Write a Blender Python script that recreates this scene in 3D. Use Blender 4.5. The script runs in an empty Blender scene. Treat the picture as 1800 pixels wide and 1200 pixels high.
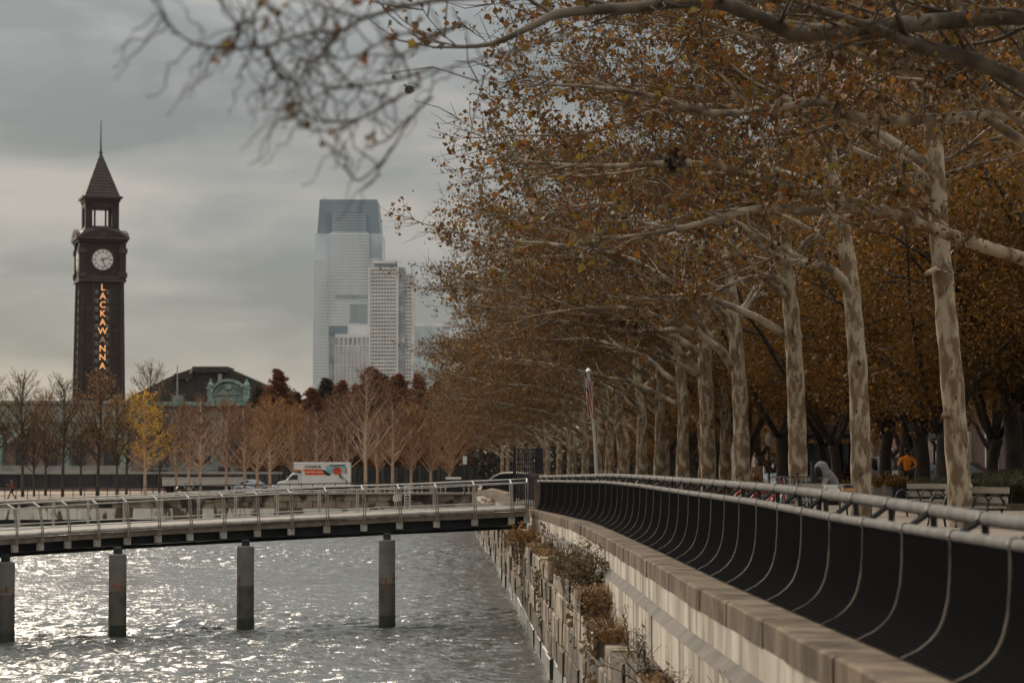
import bpy, math, random
import numpy as np
from mathutils import Vector, Matrix

# ---------------------------------------------------------------- camera, sky, sun, exposure
S = bpy.context.scene
COL = S.collection
EYE = 4.8                      # eye height above the water (water is z = 0)
FPX = 4250.0                   # focal length in photograph pixels (85 mm on a 36 mm frame, 1800 px)
PITCH = math.atan(222 / FPX)
cam = bpy.data.cameras.new('camera')
cam.lens, cam.sensor_width = 85, 36
cam.clip_start, cam.clip_end = 0.5, 9000
cam.dof.use_dof, cam.dof.focus_distance, cam.dof.aperture_fstop = True, 58, 2.5
cam_o = bpy.data.objects.new('camera', cam)
cam_o.location = (0, 0, EYE)
cam_o.rotation_euler = (math.pi / 2 + PITCH, 0, 0)
COL.objects.link(cam_o)
S.camera = cam_o

SUN_AZ, SUN_EL = math.radians(-31), math.radians(27)     # azimuth from +Y towards +X
w = bpy.data.worlds.new('World')
S.world = w
w.use_nodes = True
nt = w.node_tree
nt.nodes.clear()
def wn(t, **k):
    n = nt.nodes.new(t)
    for a, b in k.items(): setattr(n, a, b)
    return n
sky = wn('ShaderNodeTexSky', sky_type='NISHITA', sun_disc=False)
sky.sun_elevation, sky.sun_rotation = SUN_EL, SUN_AZ
bg_sky = wn('ShaderNodeBackground'); bg_sky.inputs[1].default_value = 0.06
tc = wn('ShaderNodeTexCoord')
mp = wn('ShaderNodeMapping'); mp.inputs['Scale'].default_value = (8.5, 8.5, 30); mp.inputs['Location'].default_value = (7.2, 0.2, 7.7)
n1 = wn('ShaderNodeTexNoise'); n1.inputs['Scale'].default_value = 1.0; n1.inputs['Detail'].default_value = 6; n1.inputs['Roughness'].default_value = 0.48
n1.inputs['Distortion'].default_value = 0.35
rp = wn('ShaderNodeValToRGB')
e = rp.color_ramp.elements
e[0].position, e[0].color = 0.38, (0.20, 0.218, 0.218, 1)
e[1].position, e[1].color = 0.68, (0.50, 0.46, 0.415, 1)
m_ = rp.color_ramp.elements.new(0.50); m_.color = (0.30, 0.308, 0.300, 1)
sep = wn('ShaderNodeSeparateXYZ')
mr = wn('ShaderNodeMapRange'); mr.inputs[1].default_value = 0.0; mr.inputs[2].default_value = 0.11
mr.inputs[3].default_value = 0.075; mr.inputs[4].default_value = -0.02
ad = wn('ShaderNodeMath', operation='ADD')
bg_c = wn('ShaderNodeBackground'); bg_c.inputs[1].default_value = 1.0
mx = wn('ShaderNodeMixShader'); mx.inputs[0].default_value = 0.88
wo = wn('ShaderNodeOutputWorld')
L = nt.links.new
L(tc.outputs['Generated'], mp.inputs['Vector']); L(mp.outputs[0], n1.inputs['Vector'])
L(tc.outputs['Generated'], sep.inputs[0]); L(sep.outputs[2], mr.inputs[0])
L(n1.outputs[0], ad.inputs[0]); L(mr.outputs[0], ad.inputs[1]); L(ad.outputs[0], rp.inputs[0])
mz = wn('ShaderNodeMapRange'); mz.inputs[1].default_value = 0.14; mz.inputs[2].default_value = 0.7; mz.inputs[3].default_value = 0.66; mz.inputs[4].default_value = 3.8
L(sep.outputs[2], mz.inputs[0]); L(mz.outputs[0], bg_c.inputs[1])      # overcast sky brighter overhead, steepened above the view to light scene and water
L(rp.outputs[0], bg_c.inputs[0]); L(sky.outputs[0], bg_sky.inputs[0])
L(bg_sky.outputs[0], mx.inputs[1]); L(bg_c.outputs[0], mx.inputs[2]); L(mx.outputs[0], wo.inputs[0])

sun = bpy.data.lights.new('sun', 'SUN')
sun.energy, sun.angle, sun.color = 3.1, math.radians(37), (1.0, 0.86, 0.70)
sun_o = bpy.data.objects.new('sun', sun)
sd = Vector((math.sin(SUN_AZ) * math.cos(SUN_EL), math.cos(SUN_AZ) * math.cos(SUN_EL), math.sin(SUN_EL)))
sun_o.rotation_euler = sd.to_track_quat('Z', 'Y').to_euler()
COL.objects.link(sun_o)
vs = S.view_settings
vs.view_transform, vs.look, vs.exposure, vs.gamma = 'Standard', 'None', 0.36, 1.0
S.display_settings.display_device = 'sRGB'
cy = S.cycles
cy.use_denoising = True
cy.max_bounces, cy.diffuse_bounces, cy.glossy_bounces, cy.transmission_bounces, cy.transparent_max_bounces = 5, 2, 2, 3, 6
cy.volume_bounces = 0
cy.caustics_reflective = cy.caustics_refractive = False
cy.use_adaptive_sampling = True
cy.adaptive_threshold = 0.02

# ---------------------------------------------------------------- helpers
def at(px, py, Y):
    """point at forward distance Y that the photograph shows at pixel (px, py)"""
    u, v = (px - 900) / FPX, (600 - py) / FPX
    dy = math.cos(PITCH) - v * math.sin(PITCH)
    dz = math.sin(PITCH) + v * math.cos(PITCH)
    return Vector((u / dy * Y, Y, EYE + dz / dy * Y))

def ip(x, xs, ys): return float(np.interp(x, xs, ys))

MATS = {}
def mat(name, c1, c2=None, scale=3.0, rough=0.7, metal=0.0, bump=0.0, stretch=(1, 1, 1), lo=0.4, hi=0.62,
        c3=None, scale3=20, island=False, transl=0.0, spec=0.3, emit=None, estr=0.0, detail=5, lo3=.55, hi3=.68, bscale=None):
    if name in MATS: return MATS[name]
    m = bpy.data.materials.new(name); m.use_nodes = True
    t = m.node_tree; t.nodes.clear(); N = t.nodes.new; K = t.links.new
    o = N('ShaderNodeOutputMaterial'); b = N('ShaderNodeBsdfPrincipled')
    b.inputs['Roughness'].default_value = rough; b.inputs['Metallic'].default_value = metal
    b.inputs['Specular IOR Level'].default_value = spec
    b.inputs['Base Color'].default_value = (*c1, 1)
    col = None
    tcn = N('ShaderNodeTexCoord'); mpn = N('ShaderNodeMapping'); mpn.inputs['Scale'].default_value = stretch
    K(tcn.outputs['Object'], mpn.inputs[0])
    if island:
        g = N('ShaderNodeNewGeometry'); r = N('ShaderNodeValToRGB'); r.color_ramp.interpolation = 'LINEAR'
        cs = [c1, c2] + ([c3] if isinstance(c3, tuple) else list(c3 or []))
        el = r.color_ramp.elements
        el[0].color = (*cs[0], 1); el[1].color = (*cs[-1], 1)
        for i, c in enumerate(cs[1:-1]):
            q = el.new((i + 1) / (len(cs) - 1)); q.color = (*c, 1)
        K(g.outputs['Random Per Island'], r.inputs[0]); col = r.outputs[0]
    elif c2:
        n = N('ShaderNodeTexNoise'); n.inputs['Scale'].default_value = scale; n.inputs['Detail'].default_value = detail
        r = N('ShaderNodeValToRGB'); r.color_ramp.elements[0].position = lo; r.color_ramp.elements[1].position = hi
        r.color_ramp.elements[0].color = (*c1, 1); r.color_ramp.elements[1].color = (*c2, 1)
        K(mpn.outputs[0], n.inputs['Vector']); K(n.outputs[0], r.inputs[0]); col = r.outputs[0]
        if c3:
            n3 = N('ShaderNodeTexNoise'); n3.inputs['Scale'].default_value = scale3; n3.inputs['Detail'].default_value = 3
            r3 = N('ShaderNodeValToRGB'); r3.color_ramp.elements[0].position = lo3; r3.color_ramp.elements[1].position = hi3
            mxn = N('ShaderNodeMix'); mxn.data_type = 'RGBA'
            K(mpn.outputs[0], n3.inputs['Vector']); K(n3.outputs[0], r3.inputs[0]); K(r3.outputs[0], mxn.inputs[0])
            K(col, mxn.inputs[6]); mxn.inputs[7].default_value = (*c3, 1); col = mxn.outputs[2]
    if col: K(col, b.inputs['Base Color'])
    if bump:
        nb = N('ShaderNodeTexNoise'); nb.inputs['Scale'].default_value = bscale or scale * 4; nb.inputs['Detail'].default_value = 4
        bp = N('ShaderNodeBump'); bp.inputs['Strength'].default_value = bump; bp.inputs['Distance'].default_value = 0.03
        K(mpn.outputs[0], nb.inputs['Vector']); K(nb.outputs[0], bp.inputs['Height']); K(bp.outputs[0], b.inputs['Normal'])
    if emit:
        b.inputs['Emission Color'].default_value = (*emit, 1); b.inputs['Emission Strength'].default_value = estr
    if transl:
        tr = N('ShaderNodeBsdfTranslucent'); ms = N('ShaderNodeMixShader'); ms.inputs[0].default_value = transl
        if col: K(col, tr.inputs[0])
        else: tr.inputs[0].default_value = (*c1, 1)
        K(b.outputs[0], ms.inputs[1]); K(tr.outputs[0], ms.inputs[2]); K(ms.outputs[0], o.inputs[0])
    else: K(b.outputs[0], o.inputs[0])
    MATS[name] = m
    return m

class MB:
    """collects shapes for ONE mesh object"""
    def __init__(s): s.v, s.f, s.n = [], [], 0
    def add(s, v, f):
        v = np.asarray(v, float).reshape(-1, 3)
        s.v.append(v); s.f.extend([tuple(i + s.n for i in q) for q in f]); s.n += len(v); return s
    def box(s, c, d, rz=0.0, M=None):
        x, y, z = [k / 2 for k in d]
        v = np.array([(-x,-y,-z),(x,-y,-z),(x,y,-z),(-x,y,-z),(-x,-y,z),(x,-y,z),(x,y,z),(-x,y,z)])
        if rz:
            a, b = math.cos(rz), math.sin(rz)
            v = v @ np.array([[a, b, 0], [-b, a, 0], [0, 0, 1]])
        if M is not None: v = v @ np.array(M.to_3x3()).T
        return s.add(v + np.array(c), [(3,2,1,0),(4,5,6,7),(0,1,5,4),(1,2,6,5),(2,3,7,6),(3,0,4,7)])
    def span(s, lo, hi):
        return s.box([(a + b) / 2 for a, b in zip(lo, hi)], [abs(b - a) for a, b in zip(lo, hi)])
    def frustum(s, c, w0, w1, h, d0=None, d1=None):
        d0 = d0 or w0; d1 = d1 if d1 is not None else w1
        v = [(-w0/2,-d0/2,0),(w0/2,-d0/2,0),(w0/2,d0/2,0),(-w0/2,d0/2,0),(-w1/2,-d1/2,h),(w1/2,-d1/2,h),(w1/2,d1/2,h),(-w1/2,d1/2,h)]
        return s.add(np.array(v) + np.array(c), [(3,2,1,0),(4,5,6,7),(0,1,5,4),(1,2,6,5),(2,3,7,6),(3,0,4,7)])
    def tube(s, pts, r, n=6, cap=True):
        P = np.array([tuple(p) for p in pts], float); k = len(P)
        R = np.full(k, r, float) if np.isscalar(r) else np.interp(np.linspace(0, 1, k), np.linspace(0, 1, len(r)), r)
        T = np.gradient(P, axis=0); T /= np.linalg.norm(T, axis=1)[:, None] + 1e-9
        ref = np.array((0, 0, 1.0)) if abs(T[:, 2]).mean() < 0.8 else np.array((1.0, 0, 0))
        A = np.cross(T, ref); A /= np.linalg.norm(A, axis=1)[:, None] + 1e-9
        B = np.cross(T, A)
        th = np.arange(n) * 2 * math.pi / n
        V = P[:, None] + R[:, None, None] * (A[:, None] * np.cos(th)[None, :, None] + B[:, None] * np.sin(th)[None, :, None])
        f = [(i*n+j, i*n+(j+1) % n, (i+1)*n+(j+1) % n, (i+1)*n+j) for i in range(k-1) for j in range(n)]
        if cap: f += [tuple(range(n))[::-1], tuple((k-1)*n + j for j in range(n))]
        return s.add(V.reshape(-1, 3), f)
    def lathe(s, prof, c=(0, 0, 0), n=12, ax='z'):
        v, k = [], len(prof)
        for r, z in prof:
            for j in range(n):
                a = 2 * math.pi * j / n
                p = (r * math.cos(a), r * math.sin(a), z)
                if ax == 'y': p = (p[0], p[2], p[1])
                if ax == 'x': p = (p[2], p[0], p[1])
                v.append((p[0]+c[0], p[1]+c[1], p[2]+c[2]))
        f = [(i*n+j, i*n+(j+1) % n, (i+1)*n+(j+1) % n, (i+1)*n+j) for i in range(k-1) for j in range(n)]
        f += [tuple(range(n))[::-1], tuple((k-1)*n + j for j in range(n))]
        return s.add(v, f)
    def plate(s, poly, y0, y1):
        """polygon in x,z extruded from y0 to y1"""
        k = len(poly)
        v = [(x, y0, z) for x, z in poly] + [(x, y1, z) for x, z in poly]
        return s.add(v, [tuple(range(k)), tuple(range(2*k-1, k-1, -1))] + [(i, i+k, (i+1) % k + k, (i+1) % k) for i in range(k)])
    def slabxy(s, poly, z0, z1):
        k = len(poly)
        v = [(x, y, z0) for x, y in poly] + [(x, y, z1) for x, y in poly]
        return s.add(v, [tuple(range(k-1, -1, -1)), tuple(range(k, 2*k))] + [(i, (i+1) % k, (i+1) % k + k, i+k) for i in range(k)])
    def quad(s, a, b, c, d): return s.add([tuple(a), tuple(b), tuple(c), tuple(d)], [(0, 1, 2, 3)])
    def build(s, name, m, parent=None, origin=(0, 0, 0), smooth=False, bevel=0):
        me = bpy.data.meshes.new(name)
        V = np.concatenate(s.v) - np.array(tuple(origin))
        me.from_pydata(V.tolist(), [], s.f)
        return link(name, me, m, parent, smooth, bevel)

def link(name, me, m, parent=None, smooth=False, bevel=0):
    if m: me.materials.append(m)
    if smooth: me.polygons.foreach_set('use_smooth', [True] * len(me.polygons))
    me.update()
    o = bpy.data.objects.new(name, me); COL.objects.link(o)
    if parent: o.parent = parent
    if bevel:
        b = o.modifiers.new('bevel', 'BEVEL'); b.width = bevel; b.segments = 2; b.limit_method = 'ANGLE'
    return o

def mesh_np(name, V, F, m, parent=None, smooth=False):
    """fast mesh from arrays, F is (n, k) with constant k"""
    me = bpy.data.meshes.new(name)
    k = F.shape[1]
    me.vertices.add(len(V)); me.vertices.foreach_set('co', V.astype(np.float32).ravel())
    me.loops.add(F.size); me.loops.foreach_set('vertex_index', F.astype(np.int32).ravel())
    me.polygons.add(len(F)); me.polygons.foreach_set('loop_start', np.arange(0, F.size, k, dtype=np.int32))
    me.polygons.foreach_set('loop_total', np.full(len(F), k, dtype=np.int32))
    me.update(calc_edges=True)
    return link(name, me, m, parent, smooth)

def tag(o, label=None, cat=None, group=None, kind=None):
    if label: o['label'] = label
    if cat: o['category'] = cat
    if group: o['group'] = group
    if kind: o['kind'] = kind
    return o

def thing(name, label, cat, loc=(0, 0, 0), rz=0.0, group=None):
    o = bpy.data.objects.new(name, None); COL.objects.link(o)
    o.empty_display_size = 0.2
    o.location = tuple(loc); o.rotation_euler = (0, 0, rz)
    return tag(o, label, cat, group)

def kids(o): return [c for c in bpy.data.objects if c.parent == o]
KID = {}
def copy_tree(o, parent=None):
    c = o.copy(); COL.objects.link(c)
    if parent: c.parent = parent
    if o.name not in KID: KID[o.name] = kids(o)
    for ch in KID[o.name]: copy_tree(ch, c)
    return c
def dup(o, loc, rz=0.0, label=None, scale=None, group=None):
    c = copy_tree(o); c.location = tuple(loc); c.rotation_euler = (0, 0, rz)
    if label: c['label'] = label
    if group: c['group'] = group
    if scale: c.scale = scale if hasattr(scale, '__len__') else (scale,) * 3
    return c

def text_mesh(name, s, size, m, parent, loc, rot=(math.pi / 2, 0, 0), ext=0.01, off=0.0, align='CENTER', sx=1.0):
    cu = bpy.data.curves.new(name, 'FONT'); cu.body = s; cu.size = size; cu.extrude = ext; cu.offset = off
    cu.align_x = align; cu.align_y = 'CENTER'; cu.resolution_u = 3
    tmp = bpy.data.objects.new('tmp', cu); COL.objects.link(tmp)
    me = bpy.data.meshes.new_from_object(tmp.evaluated_get(bpy.context.evaluated_depsgraph_get()))
    bpy.data.objects.remove(tmp); bpy.data.curves.remove(cu)
    o = link(name, me, m, parent); o.location = loc; o.rotation_euler = rot; o.scale = (sx, 1, 1)
    return o

# ---------------------------------------------------------------- materials
concrete = mat('concrete', (0.45, 0.405, 0.33), (0.26, 0.22, 0.17), 0.9, 0.85, bump=0.3, stretch=(1, 1.3, 0.3), c3=(0.15, 0.11, 0.075), scale3=1.8, lo3=.5, hi3=.74)
coping_m = mat('coping_concrete', (0.165, 0.125, 0.088), (0.085, 0.063, 0.045), 1.3, 0.92, bump=0.5, spec=.08, stretch=(1, 1, .6), c3=(0.05, 0.037, 0.026), scale3=2.2, lo3=.5, hi3=.72)
ledge_m = mat('weathered_ledge', (0.12, 0.105, 0.09), (0.075, 0.065, 0.055), 2, 0.9, bump=0.3)
paving = mat('paving', (0.235, 0.185, 0.135), (0.175, 0.135, 0.10), 1.2, 0.9, bump=0.2)
steel_l = mat('galvanised_rail', (0.145, 0.135, 0.122), (0.10, 0.094, 0.086), 5, 0.8, bump=0.1, spec=.08)
screen_m = mat('black_mesh_screen', (0.012, 0.012, 0.012), rough=0.6, spec=0.25)
def screen_nodes():
    t = screen_m.node_tree; N = t.nodes.new; K = t.links.new
    b = next(n for n in t.nodes if n.type == 'BSDF_PRINCIPLED')
    g = N('ShaderNodeTexCoord'); wv = N('ShaderNodeTexWave'); wv.bands_direction = 'Z'; wv.inputs['Scale'].default_value = 17
    wv.inputs['Distortion'].default_value = 0.15
    r = N('ShaderNodeValToRGB'); r.color_ramp.elements[0].color = (0.006, 0.006, 0.006, 1); r.color_ramp.elements[1].color = (0.012, 0.0118, 0.0115, 1)
    r.color_ramp.elements[0].position = 0.35; r.color_ramp.elements[1].position = 0.9
    bp = N('ShaderNodeBump'); bp.inputs['Strength'].default_value = 0.6; bp.inputs['Distance'].default_value = 0.02
    K(g.outputs['Object'], wv.inputs[0]); K(wv.outputs['Fac'], r.inputs[0]); K(r.outputs[0], b.inputs['Base Color'])
    K(wv.outputs['Fac'], bp.inputs['Height'])
    df = N('ShaderNodeBsdfDiffuse'); K(r.outputs[0], df.inputs[0]); K(bp.outputs[0], df.inputs['Normal'])
    K(df.outputs[0], next(n for n in t.nodes if n.type == 'OUTPUT_MATERIAL').inputs[0])
screen_nodes()
strip_m = mat('worn_steel_strip', (0.10, 0.082, 0.064), (0.025, 0.023, 0.021), 2.4, 0.85, bump=0.2, lo=.45, hi=.6, spec=.08)
strip_d = mat('dark_steel_strip', (0.03, 0.028, 0.026), (0.015, 0.014, 0.014), 3, 0.7)
black_m = mat('black_steel', (0.010, 0.010, 0.011), (0.02, 0.02, 0.02), 8, 0.6)
stone_m = mat('old_granite', (0.25, 0.195, 0.135), (0.13, 0.095, 0.062), 1.1, 0.9, bump=0.7, c3=(0.035, 0.025, 0.016), scale3=2.0, lo3=.44, hi3=.6, bscale=9, stretch=(1, 1, .6))
stone_p = mat('pale_granite', (0.36, 0.30, 0.22), (0.22, 0.17, 0.115), 1.3, 0.9, bump=0.7, c3=(0.05, 0.036, 0.024), scale3=1.7, lo3=.5, hi3=.64, bscale=9, stretch=(1, 1, .5))
stone_k = mat('stained_granite', (0.12, 0.085, 0.055), (0.06, 0.043, 0.028), 1.4, 0.9, bump=0.7, c3=(0.018, 0.014, 0.01), scale3=2.4, lo3=.46, hi3=.6, bscale=9)
wet_m = mat('algae_stone', (0.022, 0.028, 0.018), (0.045, 0.045, 0.03), 2, 0.5, bump=0.5)
bark = mat('plane_bark', (0.37, 0.30, 0.21), (0.165, 0.112, 0.067), 3.0, 0.9, bump=0.5, stretch=(1.4, 1.4, 0.6), lo=.44, hi=.55, c3=(0.062, 0.043, 0.028), scale3=6.5, lo3=.62, hi3=.69, spec=.1, detail=7)
limb_m = mat('limb_bark', (0.38, 0.31, 0.225), (0.14, 0.105, 0.072), 2.0, 0.85, bump=0.3, lo=.4, hi=.58)
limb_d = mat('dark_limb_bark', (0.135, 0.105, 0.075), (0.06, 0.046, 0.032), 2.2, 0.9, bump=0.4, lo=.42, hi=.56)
twig_m = mat('twig_bark', (0.050, 0.036, 0.025), (0.088, 0.065, 0.045), 3, 0.9)
leaf_plane = mat('plane_leaf', (0.050, 0.023, 0.009), (0.085, 0.038, 0.012), island=True, transl=0.42, rough=0.6,
                 c3=[(0.12, 0.052, 0.014), (0.065, 0.031, 0.010), (0.26, 0.10, 0.021), (0.12, 0.080, 0.020), (0.055, 0.027, 0.010), (0.20, 0.145, 0.026), (0.19, 0.075, 0.016), (0.07, 0.034, 0.010)])
leaf_gold = mat('olive_gold_leaf', (0.042, 0.028, 0.008), (0.20, 0.088, 0.014), island=True, transl=0.35, rough=0.6,
                c3=[(0.11, 0.066, 0.012), (0.34, 0.135, 0.016), (0.075, 0.056, 0.012), (0.20, 0.085, 0.013)])
leaf_rust = mat('rust_needle', (0.08, 0.03, 0.012), (0.22, 0.065, 0.018), island=True, transl=0.3, c3=[(0.12, 0.045, 0.014), (0.17, 0.055, 0.016), (0.07, 0.045, 0.016)])
leaf_green = mat('dark_conifer', (0.02, 0.022, 0.012), (0.045, 0.034, 0.014), island=True, transl=0.2, c3=[(0.03, 0.026, 0.012), (0.07, 0.034, 0.014)])
leaf_yellow = mat('ginkgo_leaf', (0.58, 0.33, 0.03), (0.72, 0.43, 0.05), island=True, transl=0.45, c3=[(0.50, 0.27, 0.03), (0.66, 0.42, 0.06)])
leaf_tan = mat('tan_leaf', (0.34, 0.17, 0.05), (0.42, 0.21, 0.07), island=True, transl=0.4, c3=[(0.25, 0.12, 0.04), (0.40, 0.24, 0.06)])
leaf_pink = mat('pinkish_leaf', (0.34, 0.16, 0.09), (0.42, 0.19, 0.10), island=True, transl=0.4, c3=[(0.27, 0.12, 0.065), (0.40, 0.22, 0.12)])
bark_dark = mat('dark_bark', (0.030, 0.023, 0.017), (0.055, 0.042, 0.03), 4, 0.9, bump=0.4)
twig_pink = mat('young_twig', (0.17, 0.10, 0.066), (0.12, 0.07, 0.045), 3, 0.9)
bark_pink = mat('young_bark', (0.52, 0.37, 0.26), (0.38, 0.26, 0.18), 3, 0.9)
grass_m = mat('dark_grass', (0.028, 0.036, 0.014), (0.06, 0.06, 0.022), island=True, transl=0.3, c3=[(0.04, 0.048, 0.018), (0.11, 0.085, 0.03)])
reed_m = mat('dry_reed', (0.22, 0.105, 0.032), (0.12, 0.06, 0.022), island=True, transl=0.3, c3=[(0.28, 0.15, 0.05), (0.09, 0.055, 0.024)])
weed_m = mat('dry_weed', (0.10, 0.068, 0.032), (0.16, 0.10, 0.045), island=True, transl=0.3, c3=[(0.06, 0.05, 0.022), (0.20, 0.12, 0.05)])
asphalt = mat('asphalt', (0.05, 0.05, 0.05), (0.065, 0.063, 0.06), 3, 0.9)
white_p = mat('white_paint', (0.78, 0.77, 0.74), (0.70, 0.69, 0.65), 1.5, 0.4)
glass_d = mat('dark_glass', (0.012, 0.014, 0.016), rough=0.08, spec=0.6)
rubber = mat('rubber', (0.012, 0.012, 0.012), rough=0.85)
chrome = mat('silver_metal', (0.55, 0.55, 0.55), rough=0.3, metal=0.8)
# ---------------------------------------------------------------- the setting
ZC = [-20, 5, 15, 22, 29, 39, 50, 62, 72, 81]
XC = [3.2, 2.55, 2.40, 2.25, 2.10, 1.98, 1.82, 1.60, 1.12, 0.54]
Z2 = [83, 97, 121, 153, 185, 204]
X2 = [0.42, -0.02, -0.68, -1.90, -2.9, -3.3]
def Xc(z): return ip(z, ZC + Z2, XC + X2)              # outer edge of the coping
def Xs(z): return max(0.90 - 0.0252 * (z - 54), Xc(z) - .42 - ip(z, [34, 60], [0, .45]))             # face of the old stone wall at the water
PROM, COPE = EYE - 1.25, EYE - 1.37

# water: one sheet of real waves, finer where the photograph looks closely
rng = np.random.default_rng(5)
xs = np.concatenate([np.linspace(-400, -34, 14), np.arange(-33, -15, 0.26), np.arange(-15, 3.4, 0.115)])
ys = np.concatenate([np.linspace(-40, 44, 12), np.arange(45, 100, 0.095), np.arange(100, 206, 0.25)])
GX, GY = np.meshgrid(xs, ys)
H = np.zeros_like(GX)
for i in range(90):
    lam = 0.27 * (6.5 ** rng.random()); k = 2 * math.pi / lam
    th = rng.normal(-1.25, 0.65)
    amp = 0.0076 * lam ** 0.85
    H += amp * np.sin(k * (GX * math.cos(th) + GY * math.sin(th)) + rng.random() * 6.28 + 0.5 * np.sin(GX * 0.11 + GY * 0.045))
patch = 0.72 + 0.38 * np.sin(GY * 0.085 + 0.6 * np.sin(GX * 0.13)) * np.cos(GX * 0.06 - GY * 0.021)
H *= patch * np.clip((GX + 34) / 1.0, 0, 1)
V = np.stack([GX, GY, H - 0.02], -1).reshape(-1, 3)
ny, nx = GX.shape
I = (np.arange(ny - 1)[:, None] * nx + np.arange(nx - 1)[None]).ravel()
water_m = mat('water', (0.085, 0.083, 0.072), rough=0.16, spec=0.5, bump=0.55, scale=1, bscale=4.5, stretch=(1, 0.8, 1))
for n in water_m.node_tree.nodes:
    if n.type == 'BSDF_PRINCIPLED': n.inputs['IOR'].default_value = 1.33
    if n.type == 'BUMP': n.inputs['Distance'].default_value = 0.10
tag(mesh_np('water', V, np.stack([I, I + 1, I + nx + 1, I + nx], 1), water_m, smooth=True), kind='structure')

far_soil = mat('far_paving', (0.22, 0.155, 0.10), (0.15, 0.105, 0.07), 0.4, 0.9)
FARZ = EYE - 2.7
b = MB(); b.quad((-3000, 204.6, FARZ), (3000, 204.6, FARZ), (3000, 6000, FARZ), (-3000, 6000, FARZ))
tag(b.build('ground', far_soil), kind='structure')
zz = [z for z in list(np.arange(-20, 82, 3)) + Z2[:-1] + [204]]
b = MB()
for z0, z1 in zip(zz[:-1], zz[1:]):
    h0, h1 = [PROM - ip(z, [120, 204], [0, 1.1]) for z in (z0, z1)]
    b.quad((Xc(z0) + .85, z0, h0), (90, z0, h0), (90, z1, h1), (Xc(z1) + .85, z1, h1))
b.quad((Xc(204) + .45, 204, PROM - 1.1), (90, 204, PROM - 1.1), (90, 240, FARZ + .02), (Xc(204) + .45, 240, FARZ + .02))
tag(b.build('promenade', paving), kind='structure')
b = MB(); b.span((17.2, 60, PROM + .0), (27, 119, PROM + .006))
tag(b.build('street', asphalt), kind='structure')
b = MB(); b.span((17.0, 60, PROM - .05), (17.2, 119, PROM + .13))
tag(b.build('kerb', coping_m), kind='structure')

# ---------------------------------------------------------------- concrete sea wall
sw = thing('sea_wall', 'pale concrete sea wall with coping slabs below the black screened railing', 'wall', (Xc(40), 40, 0))
O = (Xc(40), 40, 0)
def run(zs0, zs1, step, jit, seed):
    r = random.Random(seed); z = zs0; out = []
    while z < zs1 - 0.3:
        n = min(zs1, z + step * (1 + r.uniform(-jit, jit)))
        out.append((z, n)); z = n
    return out
def wallbox(prof0, prof1, z0, z1):
    """prism between two stations; each profile is a list of (dx from coping edge, z)"""
    b = MB(); k = len(prof0)
    v = [(Xc(z0) + d, z0, h) for d, h in prof0] + [(Xc(z1) + d, z1, h) for d, h in prof1]
    b.add(v, [tuple(range(k)), tuple(range(2 * k - 1, k - 1, -1))] + [(i, i + k, (i + 1) % k + k, (i + 1) % k) for i in range(k)])
    return b
rr = random.Random(3)
for z0, z1 in run(6, 82, 1.45, .12, 1):
    j = rr.uniform(-.012, .012); g = .012
    p = [(j, COPE - .25), (j, COPE - .02), (j + .03, COPE), (.62, COPE), (.62, COPE - .25)]
    wallbox(p, p, z0 + g, z1 - g).build('coping_slab', coping_m, sw, O)
for z0, z1 in run(6, 82, 2.3, .05, 2):
    p = [(.012, COPE - .56), (.012, COPE - .252), (.6, COPE - .252), (.6, COPE - .56)]
    wallbox(p, p, z0 + .008, z1 - .008).build('band_block', concrete, sw, O)
    p = [(-.11, COPE - .68), (.015, COPE - .563), (.6, COPE - .563), (.6, COPE - .68)]
    wallbox(p, p, z0 + .004, z1 - .004).build('ledge', ledge_m, sw, O)
for z0, z1 in run(6, 82, 1.9, .08, 4):
    j = rr.uniform(-.01, .01)
    p = [(-.10 + j, .1), (-.10 + j, COPE - .683), (.6, COPE - .683), (.6, .1)]
    wallbox(p, p, z0 + .012, z1 - .012).build('wall_panel', concrete, sw, O)

# beyond the gate
sw2 = thing('sea_wall', 'far stretch of concrete sea wall curving away beyond the footbridge', 'wall', (Xc(120), 120, 0))
O2 = (Xc(120), 120, 0)
def cope2(z): return COPE - ip(z, [83, 153, 185, 204], [0, .02, .45, .70])
st = list(np.arange(83, 205, 5.5))
for z0, z1 in zip(st[:-1], st[1:]):
    a, c = cope2(z0), cope2(z1)
    wallbox([(0, a-.3), (0, a), (.6, a), (.6, a-.3)], [(0, c-.3), (0, c), (.6, c), (.6, c-.3)], z0 + .01, z1 - .01).build('coping_slab', coping_m, sw2, O2)
    wallbox([(.06, .2), (.06, a-.303), (.6, a-.303), (.6, .2)], [(.06, .2), (.06, c-.303), (.6, c-.303), (.6, .2)], z0 + .015, z1 - .015).build('wall_panel', concrete, sw2, O2)

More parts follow.
